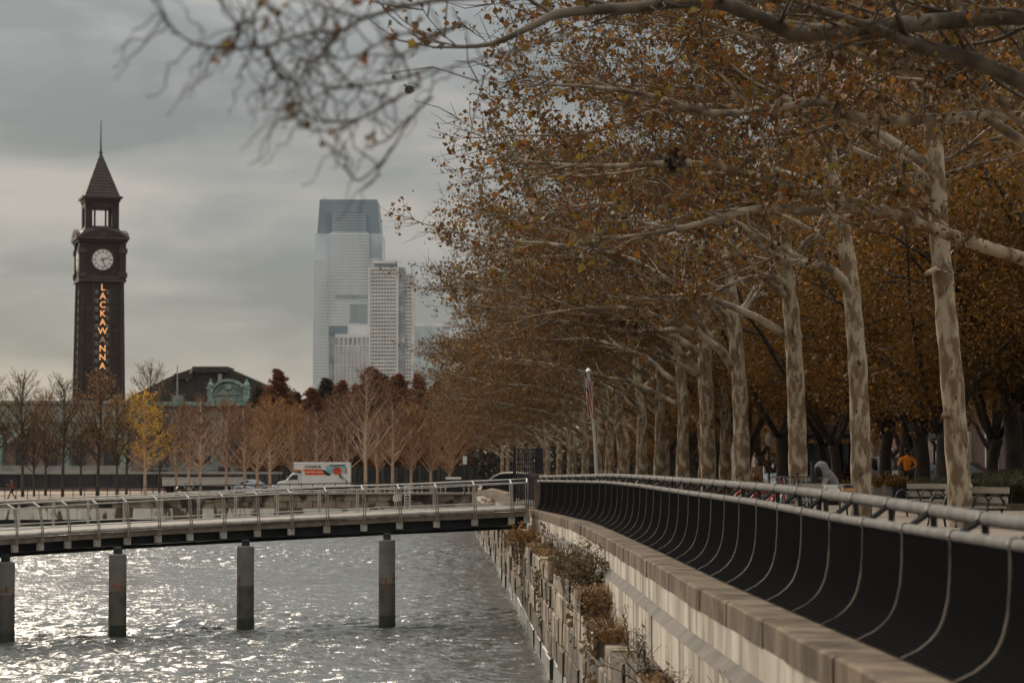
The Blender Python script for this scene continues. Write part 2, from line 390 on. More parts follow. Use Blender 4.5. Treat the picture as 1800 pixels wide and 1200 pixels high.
# ---------------------------------------------------------------- old granite bulkhead, stone by stone
ow = thing('stone_bulkhead', 'old granite block bulkhead rising from the water below the concrete wall', 'wall', (Xs(45), 45, 0))
O = (Xs(45), 45, 0)
rr = random.Random(8)
CO = [(-.5, .45), (.45, 1.0), (1.0, 1.55), (1.55, 2.08), (2.08, 2.55)]
backs = MB(); lows = MB()
for ci, (h0, h1) in enumerate(CO):
    z = 20 + rr.uniform(0, 1.2)
    while z < 84:
        ln = rr.uniform(.8, 2.4); z1 = z + ln
        if ci == 4 and (z < 44 or rr.random() < .2): z = z1; continue
        if ci == 3 and z < 44 and rr.random() < .12: z = z1; continue
        top = h1 - .015 + (rr.uniform(-.14, .03) if ci == 4 else rr.uniform(-.1, .12) if ci == 3 and z < 42 else 0)
        pr = rr.uniform(-.03, .03) + (.05 if rr.random() < .08 else 0)
        b = MB()
        for (za, zb) in [(z + .02, z1 - .02)]:
            xa, xb = Xs(za) - pr, Xs(zb) - pr
            wa, wb = max(Xc(za) - .03, xa + .25), max(Xc(zb) - .03, xb + .25)
            ch = rr.uniform(.012, .04)
            v = []
            for (x, yy, w_) in ((xa, za, wa), (xb, zb, wb)):
                v += [(x + ch, yy, h0 + .012), (x, yy, h0 + ch), (x + rr.uniform(-.02, .02), yy, top - ch), (x + ch, yy, top), (w_, yy, top - .01), (w_, yy, h0 + .012)]
            k = 6
            b.add(v, [tuple(range(k)), tuple(range(2*k-1, k-1, -1))] + [(i, i+k, (i+1) % k + k, (i+1) % k) for i in range(k)])
        b.build('stone', wet_m if ci == 0 else rr.choice([stone_m, stone_m, stone_p, stone_k] if ci > 1 else [stone_m, stone_k, stone_k]), ow, O)
        z = z1
b = MB()
for z0, z1 in zip(np.arange(20, 84, 4), np.arange(24, 88, 4)):
    for (x0, x1) in ((.07, .5),):
        v = [(Xs(z0)+.1, z0, -.6), (Xs(z0)+.1, z0, 1.6), (Xc(z0)+.1, z0, 1.6), (Xc(z0)+.1, z0, -.6), (Xs(z1)+.1, z1, -.6), (Xs(z1)+.1, z1, 1.6), (Xc(z1)+.1, z1, 1.6), (Xc(z1)+.1, z1, -.6)]
        b.add(v, [(0,1,2,3), (7,6,5,4), (0,4,5,1), (1,5,6,2), (2,6,7,3), (3,7,4,0)])
b.build('backing', wet_m, ow, O)
for h0, h1 in CO:
    b = MB()
    z = 84.2
    while z < 203:
        z1 = z + rr.uniform(2, 4.5); pr = rr.uniform(-.05, .08)
        v = []
        for yy in (z + .03, z1 - .03):
            x = min(Xs(yy), Xc(yy) - .02) - pr
            v += [(x, yy, h0 + .02), (x, yy, h1 - .02), (Xc(yy) + .2, yy, h1 - .02), (Xc(yy) + .2, yy, h0 + .02)]
        b.add(v, [(0,1,2,3), (7,6,5,4), (0,4,5,1), (1,5,6,2), (2,6,7,3), (3,7,4,0)])
        z = z1
    tag(b.build('stone_course', wet_m if h0 < 0 else stone_m, ow, O), kind='stuff')

# ---------------------------------------------------------------- screened railing on the sea wall
HR2z = [5, 14, 17, 22.5, 29, 39, 50, 62, 81]
HR2 = [.50, .49, .485, .47, .41, .395, .365, .365, .44]
HT = [.37, .37, .365, .29, .24, .22, .20, .195, .30]
def dfac(z): return ip(z, [58, 81], [1.0, .32])
def rail_pt(z, d, drop): return (Xc(z) + d * dfac(z), z, EYE - drop)
rl = thing('screen_railing', 'black wire screen railing curving along the promenade edge under two grey pipes', 'railing', (Xc(40) + .7, 40, COPE))
O = (Xc(40) + .7, 40, COPE)
PROF = [(.78, 0.0), (.78, .12), (.775, .3), (.76, .5), (.725, .68), (.66, .82), (.56, .92), (.42, 1.0)]
def panel_pt(z, t, dn=0.0):
    d = np.interp(t, [p[1] for p in PROF], [p[0] for p in PROF])
    top = EYE - ip(z, HR2z, HR2) - .03; bot = COPE + .02
    return (Xc(z) + d * dfac(z) + dn, z, top + (bot - top) * t)
zs = [6.0]
while zs[-1] < 78.2: zs.append(zs[-1] + 1.88)
ts = np.linspace(0, 1, 15)
rr = random.Random(12)
for z0, z1 in zip(zs[:-1], zs[1:]):
    b = MB(); cols = np.linspace(z0 + .03, z1 - .03, 5); v = []
    sag = rr.uniform(.005, .065)
    for s_ in (0.0, .012):
        for i, z in enumerate(cols):
            bow = -sag * math.sin(math.pi * i / 4)
            v += [panel_pt(z, t, s_ + bow * math.sin(math.pi * t)) for t in ts]
    n = len(ts); k = len(cols); f = []
    for s_ in (0, 1):
        o_ = s_ * n * k
        for i in range(k - 1):
            for j in range(n - 1):
                q = (o_ + i*n+j, o_ + i*n+j+1, o_ + (i+1)*n+j+1, o_ + (i+1)*n+j)
                f.append(q if s_ == 0 else q[::-1])
    b.add(v, f).build('screen_panel', screen_m, rl, O, smooth=True)
for z in zs:
    b = MB(); v = []
    for t in ts:
        for dz_, dn in ((-.022, -.012), (.022, -.012), (.022, .02), (-.022, .02)):
            x, y, h = panel_pt(z, t, dn); v.append((x, y + dz_, h))
    f = [(i*4+j, i*4+(j+1) % 4, (i+1)*4+(j+1) % 4, (i+1)*4+j) for i in range(len(ts)-1) for j in range(4)]
    b.add(v, f).build('seam_strip', strip_m if z < 24.5 else strip_d, rl, O)
    a, c = rail_pt(z, .80, ip(z, HR2z, HR2)), rail_pt(z, 1.02, ip(z, HR2z, HT))
    MB().tube([a, c], .025, 5).build('brace', black_m, rl, O)
    MB().tube([(a[0], z - .05, a[2]), (a[0], z + .05, a[2])], .052, 8).build('collar', black_m, rl, O)
    MB().tube([(c[0], z - .05, c[2]), (c[0], z + .05, c[2])], .062, 8).build('collar', black_m, rl, O)
    MB().tube([(c[0], z, c[2]), (c[0] + .02, z, PROM)], .03, 6).build('post', black_m, rl, O)
fz = np.arange(5, 80.4, .94)
MB().tube([rail_pt(z, .80, ip(z, HR2z, HR2)) for z in fz], .043, 10).build('lower_pipe', steel_l, rl, O, smooth=True)
MB().tube([rail_pt(z, 1.02, ip(z, HR2z, HT)) for z in fz], .054, 10).build('top_pipe', steel_l, rl, O, smooth=True)
b = MB(); b.box((Xc(80.4) + .34, 80.8, COPE + .55), (.34, .34, 1.12)); b.frustum((Xc(80.4) + .34, 80.8, COPE + 1.11), .4, .3, .06)
b.build('end_pier', coping_m, rl, O)

# the stretch of railing beyond the gate
r2 = thing('screen_railing', 'low black screen railing humped over the far sea wall beyond the gate', 'railing', (Xc(120) + .7, 120, COPE))
O2 = (Xc(120) + .7, 120, COPE)
st = [84 + 5.4 * i for i in range(23)]
def top2(z): return EYE - ip(z, [83, 97, 121, 140, 153, 170, 204], [.30, .27, .24, .30, .52, .9, 1.15])
for z0, z1 in zip(st[:-1], st[1:]):
    v = []
    for z in (z0, z1):
        for t in ts[::3]:
            d = np.interp(t, [p[1] for p in PROF], [p[0] for p in PROF])
            v.append((Xc(z) + d, z, top2(z) - .06 + (cope2(z) - top2(z) + .06) * t))
    n = len(ts[::3])
    MB().add(v, [(j, j+1, n+j+1, n+j) for j in range(n-1)]).build('screen_panel', screen_m, r2, O2, smooth=True)
MB().tube([(Xc(z) + .82, z, top2(z)) for z in st], .06, 8).build('top_pipe', black_m, r2, O2)

# ---------------------------------------------------------------- footbridge on piles
PXS = [-75, -20, 25, 70, 118, 170, 223, 277, 333, 392, 452, 511, 574, 639, 702, 767, 834, 899, 926]
DZ = [12.0, 10.9, 9.9, 8.9, 7.9, 7.0, 6.1, 5.3, 4.5, 3.8, 3.1, 2.45, 1.9, 1.5, 1.05, .7, .35, 0, 0]
ZB = [77.2 - d for d in DZ]
DECK = [946.5, 943, 941, 938, 935, 932, 929, 925.5, 922.5, 919.5, 916.5, 913.5, 910, 907, 903.5, 901, 898, 895, 893.5]
PTOP = [901, 897, 894, 891, 888, 885, 882, 879, 876, 873, 870, 867, 863.5, 861, 859, 856.5, 853, 850, 848]
BOT = [984, 977, 971, 968, 964, 960.5, 957, 953.5, 950.5, 947.5, 944.5, 941.5, 939, 936, 933, 930, 926, 922.5, 921]
fb = thing('footbridge', 'curved steel footbridge with open railings standing on grey piles over the water', 'bridge', at(680, 1100, 73.4) * 1.0)
O = fb.location.copy()
front = [at(x, y, z) for x, y, z in zip(PXS, DECK, ZB)]
ptop = [at(x, y, z) for x, y, z in zip(PXS, PTOP, ZB)]
bot = [at(x, y, z) for x, y, z in zip(PXS, BOT, ZB)]
def inward(i):
    a, c = front[max(0, i - 1)], front[min(len(front) - 1, i + 1)]
    d = (c - a); d.z = 0; d.normalize()
    return Vector((-d.y, d.x, 0))
INW = [inward(i) for i in range(len(front))]
WID = 2.6
deck_m = mat('bridge_deck', (0.23, 0.20, 0.165), (0.17, 0.145, 0.12), 2, 0.8, bump=.2)
edge_m = mat('bridge_edge_pipe', (0.46, 0.415, 0.36), (0.33, 0.29, 0.245), 4, 0.55, bump=.1)
rust_edge = mat('rusty_channel', (0.17, 0.125, 0.09), (0.24, 0.19, 0.15), 3, 0.8, bump=.2)
girder_m = mat('girder_paint', (0.020, 0.023, 0.026), (0.032, 0.034, 0.036), 3, 0.65)
post_m = mat('bridge_post', (0.30, 0.25, 0.20), (0.21, 0.17, 0.135), 5, 0.6)
hand_m = mat('bridge_handrail', (0.52, 0.49, 0.45), (0.40, 0.375, 0.34), 4, 0.45, metal=.2)
UP = Vector((0, 0, 1))
def ribbon(pa, pb):   # closed strip with the section given by offset lists
    b = MB(); k = len(pa[0]); v = [tuple(q) for s_ in pa for q in s_]
    f = [(i*k+j, i*k+(j+1) % k, (i+1)*k+(j+1) % k, (i+1)*k+j) for i in range(len(pa)-1) for j in range(k)]
    f += [tuple(range(k))[::-1], tuple((len(pa)-1)*k + j for j in range(k))]
    return b.add(v, f)
def section(i, pts): return [front[i] + INW[i] * d + UP * h for d, h in pts]
NB = range(len(front))
ribbon([section(i, [(.12, -.06), (.12, .03), (WID, .03), (WID, -.06)]) for i in NB], 0).build('deck', deck_m, fb, O)
MB().tube(front, .065, 8).build('edge_pipe', edge_m, fb, O, smooth=True)
MB().tube([p + n * (WID + .05) for p, n in zip(front, INW)], .07, 8).build('edge_pipe', edge_m, fb, O, smooth=True)
ribbon([section(i, [(.03, -.24), (.03, -.085), (.2, -.085), (.2, -.24)]) for i in NB], 0).build('channel', rust_edge, fb, O)
for dd in (.22, WID - .4):
    ribbon([[front[i] + INW[i] * dd + UP * (bot[i].z - front[i].z), front[i] + INW[i] * dd - UP * .24, front[i] + INW[i] * (dd + .22) - UP * .24, front[i] + INW[i] * (dd + .22) + UP * (bot[i].z - front[i].z)] for i in NB], 0).build('girder', girder_m, fb, O)
    ribbon([[front[i] + INW[i] * (dd - .09) + UP * (bot[i].z - front[i].z - .03), front[i] + INW[i] * (dd - .09) + UP * (bot[i].z - front[i].z), front[i] + INW[i] * (dd + .31) + UP * (bot[i].z - front[i].z), front[i] + INW[i] * (dd + .31) + UP * (bot[i].z - front[i].z - .03)] for i in NB], 0).build('flange', girder_m, fb, O)
for i in NB:
    p, q, n = front[i], ptop[i], INW[i]
    s_ = MB(); dirv = (front[min(i+1, len(front)-1)] - front[max(i-1, 0)]).normalized()
    for o_ in (-.035, .035):
        a = p - n * .1 + dirv * o_ - UP * .30
        s_.tube([a, p - n * .1 + dirv * o_ + UP * .12, q + dirv * o_], .018, 4)
    s_.build('post', post_m, fb, O)
    MB().box(p - n * .02 - UP * .36, (.20, .10, .2), math.atan2(dirv.y, dirv.x)).build('post_bracket', edge_m, fb, O)
    MB().tube([q, q + n * .26 + UP * .13], .03, 5).build('handrail_bracket', hand_m, fb, O)
    if i < len(front) - 1:   # posts of the far side stand between
        m2 = (front[i] + front[i+1]) / 2 + (INW[i] + INW[i+1]) / 2 * (WID + .05); h2 = (q.z - p.z)
        s_ = MB()
        for o_ in (-.03, .03): s_.tube([m2 + dirv * o_ - UP * .1, m2 + dirv * o_ + UP * h2], .018, 4)
        s_.build('post', edge_m, fb, O)
def off(pts, d, h): return [p + n * d + UP * h for p, n in zip(pts, INW)]
for nm, pts, r in (('top_rail', off(ptop, 0, 0), .017), ('handrail', off(ptop, .26, .13), .021), ('bottom_rail', off(front, -.05, .17), .018),
                   ('top_rail', off(ptop, WID + .05, 0), .017), ('handrail', off(ptop, WID - .2, .11), .021), ('bottom_rail', off(front, WID + .05, .17), .018),
                   ('service_pipe', off(front, 1.2, -.62), .06)):
    MB().tube(pts, r, 6).build(nm, hand_m if 'pipe' not in nm else girder_m, fb, O, smooth=True)
pile_m = mat('pile_concrete', (0.175, 0.155, 0.135), (0.13, 0.115, 0.10), 1.5, 0.85, bump=.3)
pile_wet = mat('pile_tidal_stain', (0.10, 0.088, 0.07), (0.062, 0.056, 0.045), 2.5, 0.7, bump=.4)
rust_m = mat('rust_patch', (0.26, 0.10, 0.035), (0.12, 0.06, 0.03), 8, 0.9, bump=.3)
def piles(px, y_w, y_t, wpx, k, Y=None):
    Z = Y or EYE * FPX / (y_w - 822); c = at(px, y_w, Z); r = wpx / 2 * Z / FPX
    top = at(px, y_t, Z).z; x, y = c.x, c.y
    MB().lathe([(r, 1.25), (r, top - .03), (r - .03, top)], (x, y, 0), 16).build('pile', pile_m, fb, O, smooth=False)
    MB().lathe([(r + .004, -1.5), (r + .004, 1.0 + .15 * math.sin(k)), (r + .001, 1.30)], (x, y, 0), 16).build('pile_foot', pile_wet, fb, O)
    MB().lathe([(r + .012, -.5), (r + .014, .22 + .05 * math.cos(k * 2)), (r + .006, .34)], (x, y, 0), 16).build('tide_band', wet_m, fb, O)
    i = int(np.argmin([abs(a.x - x) for a in front]))
    MB().box((x, y, (top + bot[i].z - .02) / 2 ), (.22, .22, bot[i].z - .02 - top)).build('pile_neck', girder_m, fb, O)
    # rust blooms near the tide line: thin scabs that hug the pile
    r_ = random.Random(k)
    b = MB()
    for q in range(6):
        a = -math.pi / 2 + r_.uniform(-1.25, 1.25); z = 1.28 + r_.uniform(-.1, .22); hh = r_.uniform(.04, .16); aw = r_.uniform(.08, .22)
        v = []
        for a_ in np.linspace(a - aw, a + aw, 4):
            e_ = 1 - abs(a_ - a) / aw * .7
            v += [(x + (r + .008) * math.cos(a_), y + (r + .008) * math.sin(a_), z - hh * e_), (x + (r + .008) * math.cos(a_), y + (r + .008) * math.sin(a_), z + hh * e_ * r_.uniform(.3, 1.2))]
        b.add(v, [(2*i_, 2*i_+2, 2*i_+3, 2*i_+1) for i_ in range(3)])
    tag(b.build('rust_scab', rust_m, fb, O), kind='stuff')
    return x, y, top, bot[i].z
for k, (px, yw, yt, wp) in enumerate([(680, 1098, 948, 29), (431, 1103, 959, 30), (206, 1117, 973, 31), (8, 1126, 987, 34)]): piles(px, yw, yt, wp, k)

# ---------------------------------------------------------------- gate at the bridge landing
gt = thing('steel_gate', 'tall black barred gate where the footbridge meets the promenade', 'gate', (.55, 82, COPE))
b = MB()
def gl(px, py): return at(px, py, 82) - Vector(gt.location)
for k, px in enumerate(np.linspace(906, 929, 7)):
    MB().tube([gl(px, 891), gl(px, 788)], .022, 5).build('bar', black_m, gt)
for k, px in enumerate(np.linspace(932, 941, 4)):
    MB().tube([gl(px, 890), gl(px, 788)], .022, 5).build('bar', black_m, gt)
for py in (789, 797, 806, 815, 824, 833, 842, 866, 889):
    a, c = gl(904, py), gl(943 if py < 840 else 929, py)
    MB().tube([a, c], .018, 4).build('cross_bar', black_m, gt)
a, c = gl(942, 787), gl(955, 888)
MB().span((a.x, -.06, c.z), (c.x, .06, a.z)).build('side_panel', black_m, gt)
MB().tube([gl(904, 891), gl(904, 785)], .05, 6).build('gate_post', black_m, gt)
# ---------------------------------------------------------------- clock tower
brown = mat('tower_brown', (0.032, 0.020, 0.016), (0.022, 0.014, 0.0115), 0.5, 0.75, bump=.2)
brown_l = mat('tower_copper_trim', (0.060, 0.041, 0.034), (0.040, 0.027, 0.023), 0.8, 0.7)
roof_b = mat('tower_roof', (0.058, 0.042, 0.036), (0.042, 0.031, 0.027), 1.2, 0.6)
win_t = mat('tower_window', (0.16, 0.15, 0.135), (0.10, 0.095, 0.085), 1.5, 0.3)
TZ = 457.0; TS = TZ / FPX
tb = at(172, 849, TZ)
ct = thing('clock_tower', 'tall dark brown railway clock tower with pyramid roof and lit vertical sign', 'clock tower', tb, math.radians(16.8))
def th(py): return at(172, py, TZ).z - tb.z
hs = th(497)
w0, w1 = 8.5, 7.55
MB().frustum((0, 0, 0), w0, w1, hs).build('shaft', brown, ct)
def wat(z): return w0 + (w1 - w0) * z / hs
for sx in (-1, 1):
    for sy in (-1, 1):
        MB().tube([(sx * (w0/2 - .45), sy * (w0/2 - .45), 0), (sx * (w1/2 - .45), sy * (w1/2 - .45), hs)], [.95, .85], 4).build('corner_pilaster', brown, ct)
for s_ in (-1, 1):     # flat ribs on the front and sides
    for u in (1.55,):
        MB().tube([(s_ * u, -w0/2 - .02, 0), (s_ * u, -w1/2 - .02, hs)], .22, 4).build('rib', brown_l, ct)
        MB().tube([(-w0/2 - .02, s_ * u, 0), (-w1/2 - .02, s_ * u, hs)], .22, 4).build('rib', brown_l, ct)
for z in np.arange(3.5, hs - 1, 4.2):
    MB().box((0, 0, z), (wat(z) + .16, wat(z) + .16, .28)).build('string_course', brown_l, ct)
wt = MB().box((0, 0, 0), (.62, .12, .85)); wme = None
for k in range(16):
    z = hs - 2.0 - k * 1.62
    for s_ in (-1, 1):
        if wme is None:
            o = wt.build('window', win_t, ct); wme = o.data
        else:
            o = bpy.data.objects.new('window', wme); COL.objects.link(o); o.parent = ct
        o.location = (s_ * .98, -wat(z) / 2 - .03, z)
        o = bpy.data.objects.new('window', wme); COL.objects.link(o); o.parent = ct
        o.location = (-wat(z) / 2 - .03, s_ * .8, z); o.rotation_euler = (0, 0, math.pi / 2)
# vertical lit sign
sign_lit = mat('sign_bulbs', (0.9, 0.5, 0.25), rough=.5, emit=(1.0, 0.42, 0.13), estr=0.45)
sign_dim = mat('sign_faint_glow', (0.42, 0.29, 0.18), rough=.6, emit=(1.0, 0.42, 0.13), estr=0.06)  # faint glow added so the unlit letter still shows orange
sy0, sy1 = th(508), th(645)
for k, chx in enumerate('LACKAWANNA'):
    z = sy0 + (sy1 - sy0) * k / 9
    dark = k == 6
    g_ = text_mesh('sign_letter', chx, 1.72, sign_dim if dark else sign_lit, ct, (.12, -wat(z) / 2 - .30, z), ext=.05, off=.012, sx=1.0)
    if dark: g_['label'] = 'dim sign letter A with a faint added glow'
zb0, zb1 = sy1 - 1.2, sy0 + 1.1; yb0, yb1 = -wat(zb0) / 2, -wat(zb1) / 2
MB().add([(-.55, yb0 - .12, zb0), (.8, yb0 - .12, zb0), (.8, yb0 + .1, zb0), (-.55, yb0 + .1, zb0), (-.55, yb1 - .12, zb1), (.8, yb1 - .12, zb1), (.8, yb1 + .1, zb1), (-.55, yb1 + .1, zb1)], [(3,2,1,0),(4,5,6,7),(0,1,5,4),(1,2,6,5),(2,3,7,6),(3,0,4,7)]).build('sign_backing', brown, ct)
# clock stage
c0, c1 = hs, th(428)
MB().box((0, 0, (c0 + c1) / 2), (8.0, 8.0, c1 - c0)).build('clock_stage', brown, ct)
MB().box((0, 0, c0 + .15), (8.9, 8.9, .5)).build('lower_cornice', brown_l, ct)
MB().box((0, 0, c0 + .75), (8.4, 8.4, .5)).build('lower_cornice', brown_l, ct)
for sx in (-1, 1):
    for sy in (-1, 1):
        b = MB().box((sx * 3.75, sy * 3.75, (c0 + c1) / 2), (1.25, 1.25, c1 - c0 - .3))
        b.build('corner_pier', brown, ct)
        MB().box((sx * 3.8, sy * 3.8, c1 - 1.7), (1.6, 1.6, .9)).build('pier_capital', brown_l, ct)
        MB().box((sx * 3.8, sy * 3.8, c0 + 1.2), (1.6, 1.6, .9)).build('pier_base', brown_l, ct)
cz = th(459.5)
face_w = mat('clock_white', (0.66, 0.64, 0.60), rough=.5)
hand_b = mat('clock_black', (0.02, 0.018, 0.016), rough=.5)
for axis in (0, 1):
    def put(o):
        if axis: o.rotation_euler = (0, 0, -math.pi / 2)
        return o
    put(MB().lathe([(2.25, -4.22), (2.25, -4.0)], (0, 0, 0), 32, 'y').build('clock_rim', brown_l, ct)).location = (0, 0, cz)
    fc = put(MB().lathe([(1.92, -4.28), (1.92, -4.2)], (0, 0, 0), 40, 'y').build('clock_face', face_w, ct)); fc.location = (0, 0, cz)
    b = MB()
    for k in range(12):
        a = k * math.pi / 6
        M_ = Matrix.Rotation(a, 3, 'Y')
        b.box(M_ @ Vector((0, -4.292, 1.62)), (.15 if k % 3 else .2, .015, .4), M=M_)
    tag(b.build('hour_mark', hand_b, fc), kind='stuff')
    b = MB()
    for k in range(40):
        a0, a1 = k * math.pi / 20, (k + 1) * math.pi / 20
        v = [(r * math.sin(a), -4.288, r * math.cos(a)) for a, r in ((a0, 1.30), (a0, 1.38), (a1, 1.38), (a1, 1.30))]
        b.add(v, [(0, 3, 2, 1)])
    b.build('inner_ring', hand_b, fc)
    for nm, ang, ln, wd, yy in (('hour_hand', 73, 1.15, .2, -4.305), ('minute_hand', 162, 1.6, .16, -4.32)):
        M_ = Matrix.Rotation(math.radians(ang), 3, 'Y')
        MB().box(M_ @ Vector((0, yy, ln / 2 - .25)), (wd, .02, ln + .5), M=M_).build(nm, hand_b, fc)
# cornice, pediments, belfry, roof
MB().box((0, 0, c1 + .2), (9.3, 9.3, .5)).build('cornice', brown, ct)
MB().box((0, 0, c1 + .62), (9.9, 9.9, .4)).build('cornice', brown_l, ct)
c2 = c1 + .82
for k in range(4):
    b = MB().plate([(-4.6, c2), (4.6, c2), (3.0, c2 + .9), (0, c2 + 1.75), (-3.0, c2 + .9)], -4.95, -4.1)
    o = b.build('pediment', brown, ct); o.rotation_euler = (0, 0, k * math.pi / 2)
    o = MB().box((0, -4.99, c2 + .55), (1.3, .1, .8)).build('pediment_panel', brown_l, ct); o.rotation_euler = (0, 0, k * math.pi / 2)
MB().frustum((0, 0, c2), 9.2, 6.3, th(404) - c2).build('skirt_roof', roof_b, ct)
b0, b1 = th(404), th(357)
for sx in (-1, 1):
    for sy in (-1, 1):
        MB().box((sx * 2.5, sy * 2.5, (b0 + b1) / 2), (1.3, 1.3, b1 - b0)).build('belfry_pier', brown, ct)
        MB().box((sx * 1.35, sy * 2.6, (b0 + b1) / 2), (.32, .32, b1 - b0)).build('colonnette', brown, ct)
        MB().box((sx * 2.6, sy * 1.35, (b0 + b1) / 2), (.32, .32, b1 - b0)).build('colonnette', brown, ct)
MB().box((0, 0, b1 - .55), (6.3, 6.3, 1.1)).build('belfry_lintel', brown, ct)
MB().box((0, 0, b0 + .22), (6.2, 6.2, .44)).build('belfry_parapet', brown_l, ct)
MB().box((0, 0, b1 + .3), (6.7, 6.7, .6)).build('belfry_cornice', brown, ct)
MB().box((0, 0, b1 + .8), (7.5, 7.5, .4)).build('belfry_cornice', brown_l, ct)
b2 = b1 + 1.0
MB().frustum((0, 0, b2), 6.6, .35, th(270) - b2).build('spire_roof', roof_b, ct)
b = MB()
for k in range(1, 13):
    z = b2 + (th(270) - b2) * k / 14; ww = 6.6 - (6.6 - .35) * k / 14
    b.box((0, 0, z), (ww + .1, ww + .1, .12))
tag(b.build('roof_seam', brown, ct), kind='stuff')
MB().lathe([(.15, th(272)), (.38, th(269)), (.2, th(266)), (.16, th(262)), (.10, th(240)), (.07, th(212))], n=8).build('finial', brown, ct)

# ---------------------------------------------------------------- railway terminal: waiting room block and slip sheds
grey_cop = mat('terminal_copper', (0.24, 0.27, 0.235), (0.17, 0.19, 0.165), 0.4, 0.8, c3=(0.11, 0.105, 0.09), scale3=.35)
verdigris = mat('verdigris', (0.23, 0.32, 0.265), (0.15, 0.22, 0.18), 0.6, 0.75, c3=(0.07, 0.09, 0.075), scale3=2)
roof_d = mat('terminal_roof', (0.045, 0.034, 0.029), (0.032, 0.025, 0.021), 0.5, 0.85)
gold = mat('gilt', (0.33, 0.22, 0.08), rough=.5)
brick_f = mat('terminal_brick', (0.24, 0.15, 0.12), (0.17, 0.11, 0.09), 0.6, 0.85)
cream = mat('pale_trim', (0.27, 0.26, 0.23), (0.20, 0.19, 0.17), 0.7, 0.8)
Z = 432.0
tl = at(330, 849, Z)
tm = thing('terminal_building', 'copper green railway terminal with dark hipped roof and arched pediment', 'building', tl)
def tp(px, py): p = at(px, py, Z) - tl; return p.x, p.z
def trect(mb, x0, y0, x1, y1, d0, d1):
    a, c = tp(x0, y1), tp(x1, y0); return mb.span((a[0], d0, a[1]), (c[0], d1, c[1]))
trect(MB(), 224, 713.5, 545, 851, 0, 22).build('wall', grey_cop, tm)
trect(MB(), 258, 706, 470, 713, -1.2, 22).build('cornice', verdigris, tm)
trect(MB(), 262, 713.2, 468, 717, -.7, 0).build('cornice_bed', roof_d, tm)
trect(MB(), 262, 731, 468, 734, -.5, 0).build('architrave', cream, tm)
for px in (283, 308, 390, 455):
    trect(MB(), px - 9, 735, px + 9, 826, -.9, 0).build('pilaster', grey_cop, tm)
trect(MB(), 383, 736, 399, 826, -1.1, -.9).build('pilaster', cream, tm)
for px in (296, 349, 423):
    w_ = 6 if px == 296 else 22
    trect(MB(), px - w_, 742, px + w_, 815, -.12, .05).build('window', glass_d, tm)
    for q in (-.33, .33):
        trect(MB(), px + q * w_ * 1.5 - 1, 742, px + q * w_ * 1.5 + 1, 815, -.3, -.12).build('mullion', brick_f, tm)
trect(MB(), 240, 822, 470, 826, -1.3, 0).build('sill_band', cream, tm)
trect(MB(), 300, 826.5, 470, 834, -2.0, 0).build('canopy', grey_cop, tm)
trect(MB(), 386, 820, 407, 829, -2.1, -2.02).build('hanging_sign', roof_d, tm)
text_mesh('frieze_lettering', '\u00b7 LACKAWANNA', 1.35, gold, tm, (tp(378, 723)[0], -.12, tp(378, 723)[1]), ext=.05, off=.02, sx=1.08)
# roof
rp_ = [tp(222, 697), tp(303, 657), tp(335, 646), tp(398, 646), tp(462, 674), tp(540, 706), tp(222, 706)]
MB().plate(rp_, 3, 20).build('roof', roof_d, tm)
for (a, c, q) in ((335, 398, 643), (303, 336, 655)):
    trect(MB(), a, q, c, q + 10, 2.2, 12).build('roof_lantern', roof_d, tm)
MB().tube([(tp(325, 668)[0], 2.6, tp(325, 668)[1]), (tp(336, 647)[0], 2.6, tp(336, 647)[1])], .28, 4).build('roof_rib', cream, tm)
trect(MB(), 380, 656, 387, 676, 2.3, 2.95).build('roof_vent', cream, tm)
trect(MB(), 262, 690, 368, 694, .5, 1.2).build('parapet', roof_d, tm)
trect(MB(), 303, 695, 322, 706.5, -.6, 2.0).build('parapet_pier', grey_cop, tm)
MB().tube([(tp(311.5, 690)[0], 0, tp(311.5, 696)[1]), (tp(311.5, 690)[0], 0, tp(311.5, 641)[1])], [.22, .07], 5).build('roof_mast', cream, tm)
# arched pediment
def arc(cx, cy, r, a0, a1, n=14): return [tp(cx + r * math.cos(math.radians(a)), cy - r * math.sin(math.radians(a))) for a in np.linspace(a0, a1, n)]
MB().plate([tp(372, 705), tp(433, 705)] + arc(402.5, 697, 29, 8, 172), -.9, .6).build('pediment', verdigris, tm)
outer, inner = arc(402.5, 700, 34, 18, 162, 16), arc(402.5, 700, 29.5, 18, 162, 16)
b = MB()
for i in range(15): b.plate([outer[i], outer[i+1], inner[i+1], inner[i]], -1.5, .6)
b.build('pediment_arch', verdigris, tm)
outer, inner = arc(402.5, 702, 27, 15, 165, 14), arc(402.5, 702, 24.5, 15, 165, 14)
b = MB()
for i in range(13): b.plate([outer[i], outer[i+1], inner[i+1], inner[i]], -1.2, -.9)
b.build('inner_arch', verdigris, tm)
trect(MB(), 381, 691, 424, 694, -1.2, -.9).build('inscription_bar', grey_cop, tm)
trect(MB(), 397, 676, 408, 684, -1.5, -.9).build('keystone', verdigris, tm)
for px in (371, 434):
    x, z = tp(px, 684)
    trect(MB(), px - 5, 683, px + 5, 706, -1.3, .6).build('pediment_pier', verdigris, tm)
    trect(MB(), px - 7, 680, px + 7, 683, -1.5, .8).build('pier_cap', verdigris, tm)
    MB().lathe([(.35, z + .3), (.6, z + .7), (.45, z + 1.1), (.15, z + 1.4), (.25, z + 1.6), (.05, z + 1.8)], (x, -.3, 0), 8).build('finial', verdigris, tm)

